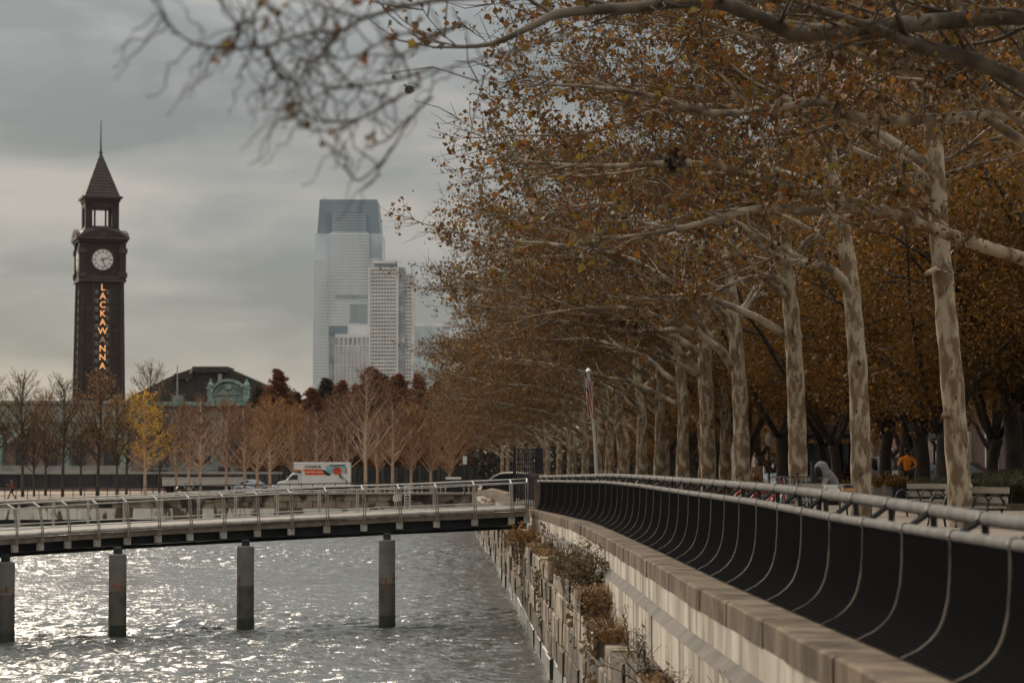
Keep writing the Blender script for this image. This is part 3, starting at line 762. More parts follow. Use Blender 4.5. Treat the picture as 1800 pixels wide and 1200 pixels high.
Z = 405.0
sl = at(100, 849, Z)
sh = thing('ferry_shed', 'long grey ferry shed with gabled arches and verdigris columns beside the clock tower', 'building', sl)
def tp(px, py): p = at(px, py, Z) - sl; return p.x, p.z
trect(MB(), -160, 735, 224, 851, 2, 20).build('wall', brick_f, sh)
trect(MB(), -160, 709, 226, 742, 0, 22).build('upper_wall', grey_cop, sh)
trect(MB(), -160, 704, 228, 709, -.6, 22).build('eaves', cream, sh)
for px in (-85, -3, 115, 218):
    trect(MB(), px - 7, 768, px + 7, 826, -.3, 2).build('column', verdigris, sh)
    trect(MB(), px - 9, 764, px + 9, 768, -.5, 2).build('column_cap', verdigris, sh)
for cx in (-45, 60, 163):
    for s_ in (-1, 1):
        a, c = tp(cx, 742), tp(cx + s_ * 46, 778)
        MB().tube([(a[0], .2, a[1]), (c[0], .2, c[1])], .42, 4).build('gable_rake', cream, sh)
    MB().plate([tp(cx - 44, 744), tp(cx, 742.5), tp(cx + 44, 744), tp(cx + 44, 776), tp(cx, 745), tp(cx - 44, 776)], .4, 2).build('gable_spandrel', grey_cop, sh)
    for q in (-26, 0, 26):
        trect(MB(), cx + q - 10, 780, cx + q + 10, 818, 1.7, 2.05).build('window', glass_d if q else brick_f, sh)
trect(MB(), -160, 818, 226, 829, -.4, 2).build('base_band', cream, sh)

# low glazed walkway in front with a pale fascia
Z = 285.0
lo_ = at(100, 862, Z)
wk = thing('glazed_walkway', 'long low dark glazed walkway with a pale fascia behind the bare trees', 'building', lo_)
def tp(px, py): p = at(px, py, Z) - lo_; return p.x, p.z
trect(MB(), -140, 829, 496, 833, -.5, 6).build('fascia', cream, wk)
trect(MB(), -140, 833, 496, 866, 0, 5.5).build('glazing', glass_d, wk)
for px in range(-130, 496, 27):
    trect(MB(), px - 1, 833, px + 1, 866, -.15, 0).build('mullion', black_m, wk)
trect(MB(), -140, 857.5, 290, 866, -.3, -.02).build('plinth', brick_f, wk)

# ---------------------------------------------------------------- far towers across the water
gl_a = mat('pale_curtain_glass', (0.46, 0.54, 0.58), (0.25, 0.31, 0.345), 0.04, 0.3, spec=.6, stretch=(1, 1, .35))  # noise patches painted as uneven sky reflections in the glass
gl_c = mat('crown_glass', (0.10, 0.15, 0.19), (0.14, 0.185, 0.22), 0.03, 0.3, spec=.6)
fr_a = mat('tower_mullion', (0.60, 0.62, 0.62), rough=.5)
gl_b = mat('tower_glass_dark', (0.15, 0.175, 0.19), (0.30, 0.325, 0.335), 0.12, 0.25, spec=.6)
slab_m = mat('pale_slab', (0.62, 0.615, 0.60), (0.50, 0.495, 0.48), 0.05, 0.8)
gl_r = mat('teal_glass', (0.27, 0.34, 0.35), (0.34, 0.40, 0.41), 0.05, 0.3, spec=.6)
def skyscraper(px, Y, name, label):
    base = at(px, 849, Y); base.z = FARZ
    t = thing(name, label, 'skyscraper', base)
    return t, lambda x, y: (at(x, y, Y).x - base.x, at(x, y, Y).z - base.z)
def R_(f, x0, y0, x1, y1, d0, d1):
    a, c = f(x0, y1), f(x1, y0); return MB().span((a[0], d0, a[1]), (c[0], d1, c[1]))
def grid(f, x0, y0, x1, y1, nx, ny, d, tt, wx, wz, m, name='facade_grid'):
    b = MB(); a, c = f(x0, y1), f(x1, y0)
    for i in range(nx + 1):
        x = a[0] + (c[0] - a[0]) * i / nx; b.span((x - wx/2, d - tt, a[1]), (x + wx/2, d, c[1]))
    for j in range(ny + 1):
        z = a[1] + (c[1] - a[1]) * j / ny; b.span((a[0], d - tt * .8, z - wz/2), (c[0], d, z + wz/2))
    return tag(b.build(name, m, t), kind='stuff')
t, f = skyscraper(610, 2130, 'glass_skyscraper', 'tallest pale glass skyscraper with a dark slate crown across the water')
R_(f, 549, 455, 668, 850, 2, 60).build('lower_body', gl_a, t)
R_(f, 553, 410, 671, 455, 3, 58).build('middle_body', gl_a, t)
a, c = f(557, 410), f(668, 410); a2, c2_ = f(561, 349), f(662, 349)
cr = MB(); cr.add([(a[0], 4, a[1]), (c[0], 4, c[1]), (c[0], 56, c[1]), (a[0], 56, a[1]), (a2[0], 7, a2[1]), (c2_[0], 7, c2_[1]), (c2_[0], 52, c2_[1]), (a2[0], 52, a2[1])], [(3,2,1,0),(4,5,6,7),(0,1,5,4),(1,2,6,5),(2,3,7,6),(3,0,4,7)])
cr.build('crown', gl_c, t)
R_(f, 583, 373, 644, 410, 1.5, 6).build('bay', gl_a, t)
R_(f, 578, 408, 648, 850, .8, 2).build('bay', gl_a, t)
grid(f, 549, 455, 577, 850, 7, 72, 2, .5, .5, .7, fr_a); grid(f, 649, 455, 668, 850, 5, 72, 2, .5, .5, .7, fr_a)
grid(f, 578, 412, 648, 850, 18, 80, .8, .5, .45, .7, fr_a); grid(f, 583, 374, 644, 408, 14, 7, 1.5, .4, .35, .9, gl_c)
R_(f, 614, 535, 645, 567, .3, .9).build('recess_panel', gl_r, t)
R_(f, 588, 518, 614, 526, .3, .9).build('louvre_band', gl_r, t)
R_(f, 616, 518, 645, 526, .3, .9).build('louvre_band', gl_r, t)
R_(f, 575, 373, 583, 410, 3, 5).build('crown_fin', gl_c, t)
MB().tube([(f(568, 349)[0], 20, f(568, 350)[1]), (f(568, 349)[0], 20, f(568, 343)[1])], .5, 4).build('mast', gl_c, t)
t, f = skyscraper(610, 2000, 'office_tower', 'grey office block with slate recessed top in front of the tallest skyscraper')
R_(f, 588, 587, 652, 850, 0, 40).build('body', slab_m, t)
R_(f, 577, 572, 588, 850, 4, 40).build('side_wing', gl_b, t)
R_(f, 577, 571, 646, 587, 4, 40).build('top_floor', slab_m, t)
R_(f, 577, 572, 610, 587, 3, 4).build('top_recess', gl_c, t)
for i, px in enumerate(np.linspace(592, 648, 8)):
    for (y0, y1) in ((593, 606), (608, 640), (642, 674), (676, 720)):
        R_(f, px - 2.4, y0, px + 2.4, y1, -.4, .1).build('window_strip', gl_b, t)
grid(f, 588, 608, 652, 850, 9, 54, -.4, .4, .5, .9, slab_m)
t, f = skyscraper(690, 1900, 'residential_tower', 'white balconied residential tower right of the tallest skyscraper')
R_(f, 648, 470, 712, 850, 0, 30).build('body', gl_b, t)
R_(f, 700, 480, 727, 850, 4, 30).build('side_wing', gl_b, t)
R_(f, 656, 458, 697, 463, -.4, 28).build('roof_slab', slab_m, t)
R_(f, 658, 463, 694, 471, .5, 28).build('top_floor', gl_c, t)
grid(f, 648, 472, 700, 850, 10, 58, 0, 1.6, .55, 1.5, slab_m); grid(f, 700, 482, 727, 850, 6, 56, 4, 1.6, .6, 1.5, slab_m)
for px in (650, 698, 725): R_(f, px - 1.8, 471, px + 1.8, 850, -2 if px < 720 else 2, 1 if px < 720 else 5).build('corner_pier', slab_m, t)
for lab, x0, x1, y0, Y in (('low pale apartment block behind the autumn leaves', 726, 790, 568, 2300),):
    t, f = skyscraper((x0 + x1) / 2, Y, 'apartment_tower', lab)
    R_(f, x0, y0, x1, 850, 0, 30).build('body', slab_m, t)
    grid(f, x0 + 1, y0 + 6, x1 - 1, 700, 6, 34, 0, .5, 1.0, 1.0, gl_a)

# ---------------------------------------------------------------- far quay wall of the basin
qw = thing('quay_wall', 'stained far quay wall of stone blocks above pale concrete seen through the footbridge', 'wall', (-20, 204.4, 0))
O = (-20, 204.4, 0)
light_c = mat('quay_concrete', (0.68, 0.62, 0.51), (0.52, 0.45, 0.36), 0.8, 0.9, bump=.3, c3=(0.10, 0.07, 0.045), scale3=0.9, stretch=(1.6, 1, .45), lo3=.5, hi3=.57)
quay_s = mat('quay_stone', (0.30, 0.225, 0.155), (0.17, 0.125, 0.085), 0.6, 0.9, bump=.5, c3=(0.045, 0.033, 0.024), scale3=.8, lo3=.5, hi3=.6)
cap_d = mat('quay_cap', (0.30, 0.25, 0.19), (0.24, 0.20, 0.15), 1, 0.9)
def qz(px): return at(px, ip(px, [-400, 0, 300, 460, 900], [884, 880, 872, 865, 866]), 204).z
b = MB()
b.span((-60, 204.2, -.8), (-3.0, 206, .45)); b.build('tidal_base', wet_m, qw, O)
rr = random.Random(21)
x = -60
while x < -3.2:
    x1 = min(-3.0, x + rr.uniform(1.6, 2.6)); pxm = 900 + x * FPX / 204; tz = qz(pxm)
    MB().span((x + .02, 203.85 + rr.uniform(-.04, .04), .46), (x1 - .02, 206, .455 + .95)).build('concrete_panel', light_c, qw, O)
    MB().span((x, 203.7, tz - .16), (x1 - .02, 206.2, tz)).build('cap_stone', cap_d, qw, O)
    x = x1
zb = 1.42
for ci in range(2):
    x = -60 + ci * .6
    while x < -3.3:
        x1 = min(-3.0, x + rr.uniform(.75, 1.5)); tz = qz(900 + x * FPX / 204) - .165
        h = (tz - zb) / 2
        if h > .1 and rr.random() > .04:
            MB().span((x + .02, 203.9 + rr.uniform(-.08, .08), zb + ci * h + .015), (x1 - .02, 206, zb + (ci + 1) * h - .015)).build('stone', quay_s, qw, O)
        x = x1
MB().span((-60, 204.15, .4), (-3.0, 206.1, 2.0)).build('backing', wet_m, qw, O)
ld = thing('ladder', 'white steel ladder hanging on the far quay wall', 'ladder', at(716, 897, 203.4))
for s_ in (-.22, .22):
    MB().tube([(s_, 0, 0), (s_, 0, 2.25)], .045, 5).build('stile', white_p, ld)
for k in range(9): MB().tube([(-.22, 0, .1 + k * .24), (.22, 0, .1 + k * .24)], .03, 4).build('rung', white_p, ld)
qr = thing('quay_railing', 'thin dark railing along the far quay in front of the bare trees', 'railing', (-22, 206.5, FARZ))
def qrz(px): return at(px, ip(px, [-300, 0, 480, 640, 840], [860, 859.5, 851, 848.5, 852]), 206.5).z
pts = [(900 + q, qrz(900 + q)) for q in range(-1150, -70, 20)]
pts = [Vector(((p - 900) / FPX * 206.5, 206.5, z)) for p, z in pts]
MB().tube(pts, .05, 5).build('top_rail', black_m, qr, qr.location)
MB().tube([p - UP * .55 for p in pts], .02, 4).build('lower_rail', black_m, qr, qr.location)
for i, p in enumerate(pts):
    MB().tube([p, (p.x, p.y, min(FARZ - .1, p.z - .8))], .035, 4).build('post', black_m, qr, qr.location)

# dark board fence behind the truck
bf = thing('board_fence', 'tall dark board fence standing behind the moving truck', 'fence', (at(630, 862, 268).x, 268, FARZ))
board_m = [mat('fence_board', (0.016, 0.022, 0.020), (0.025, 0.03, 0.027), 2, .8), mat('fence_board_worn', (0.035, 0.036, 0.033), (0.05, 0.05, 0.045), 2, .8)]
rr = random.Random(4)
for k, px in enumerate(np.arange(500, 842, 8.2)):
    x = at(px, 850, 268).x - bf.location.x; h = at(px, 819, 268).z - FARZ + rr.uniform(-.12, .12)
    MB().box((x, rr.uniform(-.04, .04), h / 2), (.43, .06, h)).build('board', board_m[1 if rr.random() < .22 else 0], bf)
for z in (.6, 2.4): MB().box((2.4, .12, z), (22, .08, .14)).build('cross_rail', board_m[0], bf)

# ---------------------------------------------------------------- brick blocks along the street
brick = mat('red_brick', (0.125, 0.052, 0.038), (0.085, 0.038, 0.028), 1.2, .9, bump=.2)
brick2 = mat('brown_brick', (0.085, 0.045, 0.035), (0.06, 0.034, 0.028), 1.2, .9)
white_t = mat('window_white', (0.50, 0.48, 0.45), rough=.6)
win_me = {}
def block(name, label, x0, y0, x1, y1, h, m, floors, bays, balc=False):
    FARZ = {142: PROM - .3, 192: PROM - 1.1}.get(y0, EYE - 2.7)
    t = thing(name, label, 'building', ((x0 + x1) / 2, (y0 + y1) / 2, FARZ))
    o = MB().span((x0, y0, FARZ), (x1, y1, FARZ + h)).build('wall', m, t, t.location)
    MB().span((x0 - .4, y0 - .4, FARZ + h), (x1 + .4, y1 + .4, FARZ + h + .7)).build('cornice', white_t if balc else m, t, t.location)
    fh = (h - 5) / floors
    if 'fr' not in win_me:
        b = MB(); b.span((-.14, -.75, -.95), (.02, -.62, .95)); b.span((-.14, .62, -.95), (.02, .75, .95)); b.span((-.14, -.62, .82), (.02, .62, .95)); b.span((-.18, -.62, -.95), (.02, .62, -.82)); b.span((-.1, -.62, -.05), (.02, .62, .05))
        q = b.build('window', white_t); g = MB().span((-.04, -.62, -.82), (.01, .62, .82)).build('pane', glass_d)
        win_me['fr'], win_me['gl'] = q.data, g.data
        bpy.data.objects.remove(q); bpy.data.objects.remove(g)
        b = MB()
        for k in range(17): b.span((-1.2, -1.6 + k * .2, 0), (-1.15, -1.57 + k * .2, 1.0))
        b.span((-1.22, -1.65, 1.0), (-1.12, 1.65, 1.08))
        q = b.build('balcony', black_m); win_me['bal'] = q.data; bpy.data.objects.remove(q)
        q = MB().span((-1.25, -1.7, -.15), (0, 1.7, 0)).build('slab', white_t); win_me['slab'] = q.data; bpy.data.objects.remove(q)
    def inst(nm, key, p, rz, par):
        o = bpy.data.objects.new(nm, win_me[key]); COL.objects.link(o); o.parent = par
        if par is t: o.location = Vector(p) - t.location; o.rotation_euler = (0, 0, rz)
        return o
    for fl in range(floors):
        z = FARZ + 5 + fl * fh + 1.4
        for k in range(bays):
            y = y0 + (y1 - y0) * (k + .5) / bays
            wo_ = inst('window', 'fr', (x0, y, z), 0, t); inst('pane', 'gl', None, 0, wo_)
            if balc and k % 2 == 0:
                s2 = inst('balcony_slab', 'slab', (x0, y, z - 1.2), 0, t); inst('railing', 'bal', None, 0, s2)
        for k in range(4):
            x = x0 + (x1 - x0) * (k + .5) / 4
            wo_ = inst('window', 'fr', (x, y0, z), math.pi / 2, t); inst('pane', 'gl', None, 0, wo_)
    for k in range(bays // 2):
        y = y0 + (y1 - y0) * (k + .5) / (bays // 2)
        MB().span((x0 - .12, y - 1.5, FARZ + .9), (x0 + .05, y + 1.5, FARZ + 3.9)).build('shop_window', glass_d, t, t.location)
        for s_ in (-1.65, 1.65):
            MB().span((x0 - .2, y + s_ - .16, FARZ + .9), (x0 + .05, y + s_ + .16, FARZ + 4.0)).build('door_post', white_t, t, t.location)
    return t
block('brick_building', 'low dark brick block with white door posts behind the parked cars', 31, 142, 52, 188, 15, brick2, 3, 10)
block('brick_building', 'red brick apartment block with white balconies high behind the branches', 31, 192, 54, 272, 56, brick, 14, 14, True)
block('brick_building', 'farther brown brick block along the street beyond the balconied one', 31, 278, 54, 380, 34, brick2, 9, 18)
# ---------------------------------------------------------------- trees
def ground(z): return PROM - ip(z, [120, 204, 240], [0, 1.1, 1.45])
def smooth_path(P, n):
    P = [np.array(tuple(p), float) for p in P]; Q = [2*P[0]-P[1]] + P + [2*P[-1]-P[-2]]; out = []
    for i in range(1, len(Q) - 2):
        for t in np.linspace(0, 1, n, endpoint=False):
            a, b_, c, d = Q[i-1], Q[i], Q[i+1], Q[i+2]
            out.append(.5*((2*b_)+(-a+c)*t+(2*a-5*b_+4*c-d)*t*t+(-a+3*b_-3*c+d)*t**3))
    out.append(P[-1]); return np.array(out)
def tubes_batch(P, R, n=3):
    """P (N,K,3), R (N,K): many thin tubes at once -> verts, quads"""
    N, K, _ = P.shape
    T = np.gradient(P, axis=1); T /= np.linalg.norm(T, axis=2, keepdims=True) + 1e-9
    ref = np.where(np.abs(T[:, :, 2:3]) < .8, np.array([0, 0, 1.0]), np.array([1.0, 0, 0]))
    A = np.cross(T, ref); A /= np.linalg.norm(A, axis=2, keepdims=True) + 1e-9
    B = np.cross(T, A); th = np.arange(n) * 2 * math.pi / n
    V = P[:, :, None] + R[:, :, None, None] * (A[:, :, None] * np.cos(th)[None, None, :, None] + B[:, :, None] * np.sin(th)[None, None, :, None])
    i = np.arange(N)[:, None, None] * K * n; j = np.arange(K - 1)[None, :, None] * n; k = np.arange(n)[None, None]
    k2 = (k + 1) % n
    F = np.stack([i+j+k, i+j+k2, i+j+n+k2, i+j+n+k], -1).reshape(-1, 4)
    return V.reshape(-1, 3), F
def leaves_np(C, size, r, up=0.0, asp=.8):
    """one small bent-free quad per centre, random orientation"""
    N = len(C)
    a = r.normal(size=(N, 3)); a /= np.linalg.norm(a, axis=1)[:, None]
    b_ = r.normal(size=(N, 3)); b_[:, 2] += up; b_ = np.cross(a, b_); b_ /= np.linalg.norm(b_, axis=1)[:, None] + 1e-9
    s_ = (size * r.uniform(.45, 1.0, N) * r.choice([1, 1, 1.5], N))[:, None]
    a, b_ = a * s_ * .5, b_ * s_ * .5 * asp
    w_ = r.uniform(.75, 1.1, (6, N, 1)); n_ = np.cross(a, b_) * r.uniform(-1.2, 1.2, (N, 1)) / (s_ * .5 + 1e-9)
    V = np.stack([C - a, C - a * .25 - b_ * .55 * w_[0], C + a * .25 * w_[1] - b_ * w_[2] + n_ * .4, C + a * w_[3], C + a * .3 * w_[4] + b_ * w_[5] + n_ * .4, C - a * .3 + b_ * .5 * w_[1]], 1).reshape(-1, 3)
    return V, np.arange(6 * N).reshape(N, 6)

class Tree:
    def __init__(s, seed):
        s.r = np.random.default_rng(seed); s.limbs = []; s.tw = []; s.twr = []; s.lv = []
    def limb(s, P, R, n=8):
        mb = MB().tube(P, R, n); s.limbs.append(mb); return mb
    def grow(s, p0, az, e0, e1, Ln, n=9, wig=.10):
        r = s.r; p = np.array(p0, float); out = [p.copy()]; e = e0
        for i in range(n):
            t = (i + 1) / n; e = e0 + (e1 - e0) * min(1, t * 1.6) + r.normal() * wig; az += r.normal() * wig
            p = p + np.array([math.cos(az)*math.cos(e), math.sin(az)*math.cos(e), math.sin(e)]) * Ln / n; out.append(p.copy())
        return np.array(out)
    def dress(s, P, R, mb, bpm=2.2, tpm=5.0, lpt=5, blen=(.9, 2.4), t0=.22, spread=.13, droop=0.0, leaf_keep=1.0):
        """side branches, twigs and leaf places along a limb"""
        r = s.r; seg = np.linalg.norm(np.diff(P, axis=0), axis=1); cum = np.r_[0, np.cumsum(seg)]; Lt = cum[-1]
        R = np.interp(np.linspace(0, 1, len(P)), np.linspace(0, 1, len(R)), R)
        def pt(d): return np.array([np.interp(d, cum, P[:, k]) for k in range(3)])
        nb = max(1, int(Lt * (1 - t0) * bpm)); side = 1
        items = []
        for k in range(nb):
            t = t0 + (1 - t0) * (k + r.random()) / nb; d = t * Lt
            p = pt(d); tg = pt(min(Lt, d + .2)) - pt(max(0, d - .2)); tg /= np.linalg.norm(tg) + 1e-9
            sv = np.cross(tg, (0, 0, 1)); sv /= np.linalg.norm(sv) + 1e-9; side = -side
            dv = tg * r.uniform(.45, 1.0) + sv * side * r.uniform(.2, .95) + np.array((0, 0, r.uniform(-.35, .6) - droop)); dv /= np.linalg.norm(dv)
            bl = r.uniform(*blen) * (1.15 - .55 * t); K = 5; Q = [p]
            for q in range(K - 1):
                dv = dv + r.normal(size=3) * .16 + np.array((0, 0, .05)); dv /= np.linalg.norm(dv); Q.append(Q[-1] + dv * bl / (K - 1))
            Q = np.array(Q); rb = min(.035, max(.009, np.interp(d, cum, R) * .45))
            mb.tube(Q, [rb, rb * .35], 4, cap=False); items.append((Q, bl))
        items.append((P[-4:], np.linalg.norm(P[-1] - P[-4])))
        for Q, bl in items:
            for k in range(max(1, int(bl * tpm))):
                t = r.uniform(.15, 1) * (len(Q) - 1); i = min(int(t), len(Q) - 2); p = Q[i] + (Q[i+1] - Q[i]) * (t - i)
                tg = Q[i+1] - Q[i]; tg /= np.linalg.norm(tg) + 1e-9
                dv = tg * r.uniform(.3, 1) + r.normal(size=3) * .55; dv /= np.linalg.norm(dv); ln = r.uniform(.35, .95)
                mid = p + dv * ln * .5; dv2 = dv + r.normal(size=3) * .3 + np.array((0, 0, .12)); end = mid + dv2 / np.linalg.norm(dv2) * ln * .5
                s.tw.append((p, mid, end)); s.twr.append((.009, .007, .004))
                if r.random() < leaf_keep * (1.0 - .55 * max(0, (np.linalg.norm(p - P[0]) / (Lt + .01) - .6) / .4)):
                    for q in range(lpt):
                        w_ = r.random(); c = (mid + (end - mid) * w_ * 1.1) if r.random() < .7 else (p + (mid - p) * w_)
                        s.lv.append(c + r.normal(size=3) * spread)
    def build(s, root, trunk, tmat, lmat, lsize, twm=twig_m, asp=.8):
        tr = trunk.build('trunk', tmat, root, smooth=True)
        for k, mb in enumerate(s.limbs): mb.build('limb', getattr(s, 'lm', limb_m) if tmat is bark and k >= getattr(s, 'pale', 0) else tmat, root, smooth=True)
        if s.tw:
            V, F = tubes_batch(np.array(s.tw), np.array(s.twr)); tag(mesh_np('twigs', V, F, twm, root), kind='stuff')
        if s.lv:
            V, F = leaves_np(np.array(s.lv), lsize, s.r, asp=asp); mesh_np('crown', V, F, lmat, root)
        return root

PG = 'plane trees planted in a row along the promenade'
def row_x(z): return 11.16 - .033 * z
def plane_tree(label, base, seed, trunk=None, trad=None, heroes=(), nl=9, Ht=13.5, lens=(9.5, 12.8), bpm=3.0, tpm=5.6, lpt=11, lsize=.145, zmin=3.6, leaf_keep=.72, r0=.24, azc=None, pale=0, mats=None):
    """pale plane tree; trunk is a list of local points, heroes are (points, radii) of limbs seen one by one"""
    T = Tree(seed); r = T.r; root = thing('plane_tree', label, 'tree', base, 0, PG)
    if trunk is None:
        lean = r.uniform(-.9, .1); trunk = [(0, 0, -.3), (.0, 0, 2), (lean*.15 + r.normal()*.16, r.normal()*.15, 4.2), (lean*.5, r.normal()*.2, 7.5), (lean, r.normal()*.3, 10.5), (lean*1.2, r.normal()*.4, Ht)]
        trad = [r0 * 1.45, r0 * 1.02, r0 * .92, r0 * .68, r0 * .42, r0 * .16]
    TP = smooth_path(trunk, 6); TR = np.interp(np.linspace(0, 1, len(TP)), np.linspace(0, 1, len(trad)), trad)
    TR = TR * (1 + .05 * np.sin(np.arange(len(TP)) * 1.7 + seed))
    tm_ = MB().tube(TP, TR, 14)
    for k in range(5):    # burls and knots
        i = r.integers(6, len(TP) - 8); a = r.uniform(0, 6.28); c = TP[i] + np.array((math.cos(a), math.sin(a), 0)) * TR[i] * .75
        tm_.lathe([(.01, -.10), (.09, -.05), (.11, 0), (.08, .06), (.02, .1)], c, 8)
    T.dress(TP[-14:], TR[-14:], tm_, bpm or 2, tpm, lpt)
    T.pale = pale
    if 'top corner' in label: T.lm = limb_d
    for P, R in heroes:
        P = smooth_path(P, 5); mb = T.limb(P, R, 9)
        if bpm: T.dress(P, R, mb, bpm, tpm, lpt, leaf_keep=leaf_keep)
    for k in range(nl):
        z = zmin + (Ht - 2.5 - zmin) * ((k + r.random() * .8) / nl) ** .9; p = np.array([np.interp(z, TP[:, 2], TP[:, j]) for j in range(3)])
        az = (math.pi + r.normal() * .55) if k % 3 != 2 else r.normal() * .7
        if azc is not None and k % 3 != 2: az = azc + r.normal() * .5
        rr_ = np.interp(z, TP[:, 2], TR) * r.uniform(.42, .6); Ln = r.uniform(*lens) * (1 - .35 * max(0, z - 7) / 7)
        P = T.grow(p, az, r.uniform(.6, .95), r.uniform(-.02, .22), Ln); P = smooth_path(P, 2); R = [rr_, rr_ * .72, rr_ * .5, rr_ * .3, rr_ * .12]
        mb = T.limb(P, R, 7); T.dress(P, R, mb, bpm, tpm, lpt, leaf_keep=leaf_keep)
        if r.random() < .8:   # a strong fork
            i = len(P) // 3; d = P[i+1] - P[i]; az2 = math.atan2(d[1], d[0]) + r.choice([-1, 1]) * r.uniform(.4, .8)
            Q = T.grow(P[i], az2, r.uniform(.3, .7), r.uniform(0, .3), Ln * .6); mb.tube(Q, [rr_ * .6, rr_ * .3, rr_ * .1], 6); T.dress(Q, [rr_*.5, rr_*.1], mb, bpm, tpm, lpt, leaf_keep=leaf_keep)
    return T.build(root, tm_, mats or bark, leaf_plane, lsize)

def loc_pts(base, pts): return [tuple(at(x, y, base[1] + dz) - Vector(base)) for x, y, dz in pts]
# tree 1: the whole pale trunk nearest the right benches
B1 = (at(1690, 945, 51).x, 51, PROM)
plane_tree('nearest whole pale plane trunk, rising between the two slatted benches', B1, 11,
    trunk=loc_pts(B1, [(1692, 965, 0), (1688, 880, 0), (1676, 700, 0), (1662, 540, 0), (1652, 420, 0), (1645, 300, 0), (1632, 150, 0), (1615, 10, 0), (1600, -140, 0), (1590, -260, 0)]),
    trad=[.275, .255, .24, .225, .21, .195, .17, .145, .1, .05],
    heroes=[(loc_pts(B1, [(1640, 345, 0), (1618, 305, -.3), (1560, 262, -1), (1500, 222, -1.6), (1420, 190, -2), (1330, 172, -2.5)]), [.10, .095, .08, .06, .035, .015]),
            (loc_pts(B1, [(1628, 135, 0), (1590, 108, .4), (1520, 80, .8), (1440, 66, 1.2), (1340, 60, 1.5), (1220, 40, 2)]), [.10, .08, .07, .05, .03, .012]),
            (loc_pts(B1, [(1652, 470, 0), (1635, 478, -.4), (1627, 482, -.6)]), [.07, .06, .05])],
    nl=8, zmin=6.5, Ht=14.5, pale=3)
B2 = (at(1513, 900, 63).x, 63, PROM)
plane_tree('second pale plane trunk from the benches, bending where a dark limb arches left', B2, 12,
    trunk=loc_pts(B2, [(1514, 915, 0), (1513, 800, 0), (1508, 650, 0), (1500, 545, 0), (1490, 450, 0), (1473, 350, 0), (1456, 240, 0), (1442, 100, 0), (1425, -40, 0), (1415, -120, 0)]),
    trad=[.275, .262, .248, .23, .205, .17, .15, .12, .08, .04],
    heroes=[(loc_pts(B2, [(1497, 525, 0), (1478, 488, -.6), (1445, 466, -1.2), (1390, 460, -2), (1345, 440, -3), (1305, 398, -3.5), (1255, 375, -4), (1200, 330, -4.5), (1130, 300, -5)]), [.13, .12, .11, .1, .09, .075, .06, .035, .015]),
            (loc_pts(B2, [(1480, 400, 0), (1440, 350, .5), (1390, 330, 1), (1300, 340, 1.5), (1200, 350, 2), (1080, 360, 2.5)]), [.1, .09, .075, .06, .04, .015])],
    nl=9, zmin=5.5, Ht=15)
B3 = (at(1402, 890, 74).x, 74, PROM)
plane_tree('third pale plane trunk from the benches, standing left of the seated hooded figure', B3, 13,
    trunk=loc_pts(B3, [(1404, 900, 0), (1402, 780, 0), (1398, 660, 0), (1392, 560, 0), (1384, 480, 0), (1380, 400, 0), (1372, 300, 0), (1365, 180, 0), (1350, 60, 0), (1340, 0, 0)]),
    trad=[.295, .285, .268, .25, .22, .16, .14, .11, .07, .04],
    heroes=[(loc_pts(B3, [(1382, 500, 0), (1362, 488, -.5), (1325, 487, -1), (1285, 500, -1.6), (1240, 520, -2), (1180, 528, -2.6), (1100, 520, -3)]), [.12, .1, .085, .07, .055, .035, .012]),
            (loc_pts(B3, [(1380, 490, 0), (1355, 430, -1), (1322, 380, -2), (1270, 350, -3), (1180, 330, -4), (1060, 320, -5)]), [.15, .13, .11, .09, .05, .015]),
            (loc_pts(B3, [(1384, 470, 0), (1420, 430, .6), (1460, 350, 1)]), [.1, .07, .03])],
    nl=9, zmin=5.0, Ht=15)
B4 = (at(1303, 870, 87.5).x, 87.5, PROM)
plane_tree('fourth pale plane trunk from the benches, with a light limb sweeping low over the railing', B4, 14,
    trunk=loc_pts(B4, [(1306, 885, 0), (1304, 800, 0), (1300, 680, 0), (1292, 580, 0), (1285, 500, 0), (1282, 400, 0), (1275, 300, 0), (1268, 180, 0), (1262, 90, 0)]),
    trad=[.31, .3, .28, .26, .2, .16, .12, .09, .04],
    heroes=[(loc_pts(B4, [(1288, 648, 0), (1268, 618, -.6), (1235, 592, -1), (1190, 570, -1.6), (1130, 548, -2.2), (1080, 540, -2.8), (1000, 545, -3.4), (910, 560, -4)]), [.15, .14, .13, .11, .09, .07, .045, .015]),
            (loc_pts(B4, [(1290, 575, 0), (1262, 540, -.5), (1225, 505, -1), (1160, 480, -2), (1070, 470, -3)]), [.12, .1, .08, .05, .015]),
            (loc_pts(B4, [(1294, 570, 0), (1325, 525, .5), (1345, 490, 1), (1390, 420, 1.5)]), [.1, .08, .06, .02])],
    nl=10, zmin=4.6, Ht=15)
B5 = (at(1244, 860, 98).x, 98, PROM)
plane_tree('fifth pale plane trunk from the benches, dark limb crossing toward the water', B5, 15,
    trunk=loc_pts(B5, [(1246, 875, 0), (1244, 760, 0), (1240, 660, 0), (1238, 560, 0), (1232, 450, 0), (1226, 340, 0), (1220, 230, 0)]), trad=[.32, .31, .3, .26, .2, .13, .05],
    heroes=[(loc_pts(B5, [(1232, 660, 0), (1195, 640, -.6), (1150, 612, -1.2), (1110, 590, -1.8), (1085, 556, -2.4), (1070, 520, -3), (1040, 480, -3.5)]), [.13, .12, .105, .09, .07, .05, .015]),
            (loc_pts(B5, [(1236, 600, 0), (1200, 580, -1), (1120, 583, -2), (1040, 572, -3), (960, 562, -4), (880, 570, -5)]), [.13, .12, .1, .08, .05, .015])],
    nl=10, zmin=4.4, Ht=15)
nums = ['sixth', 'seventh', 'eighth', 'ninth']
protos = []
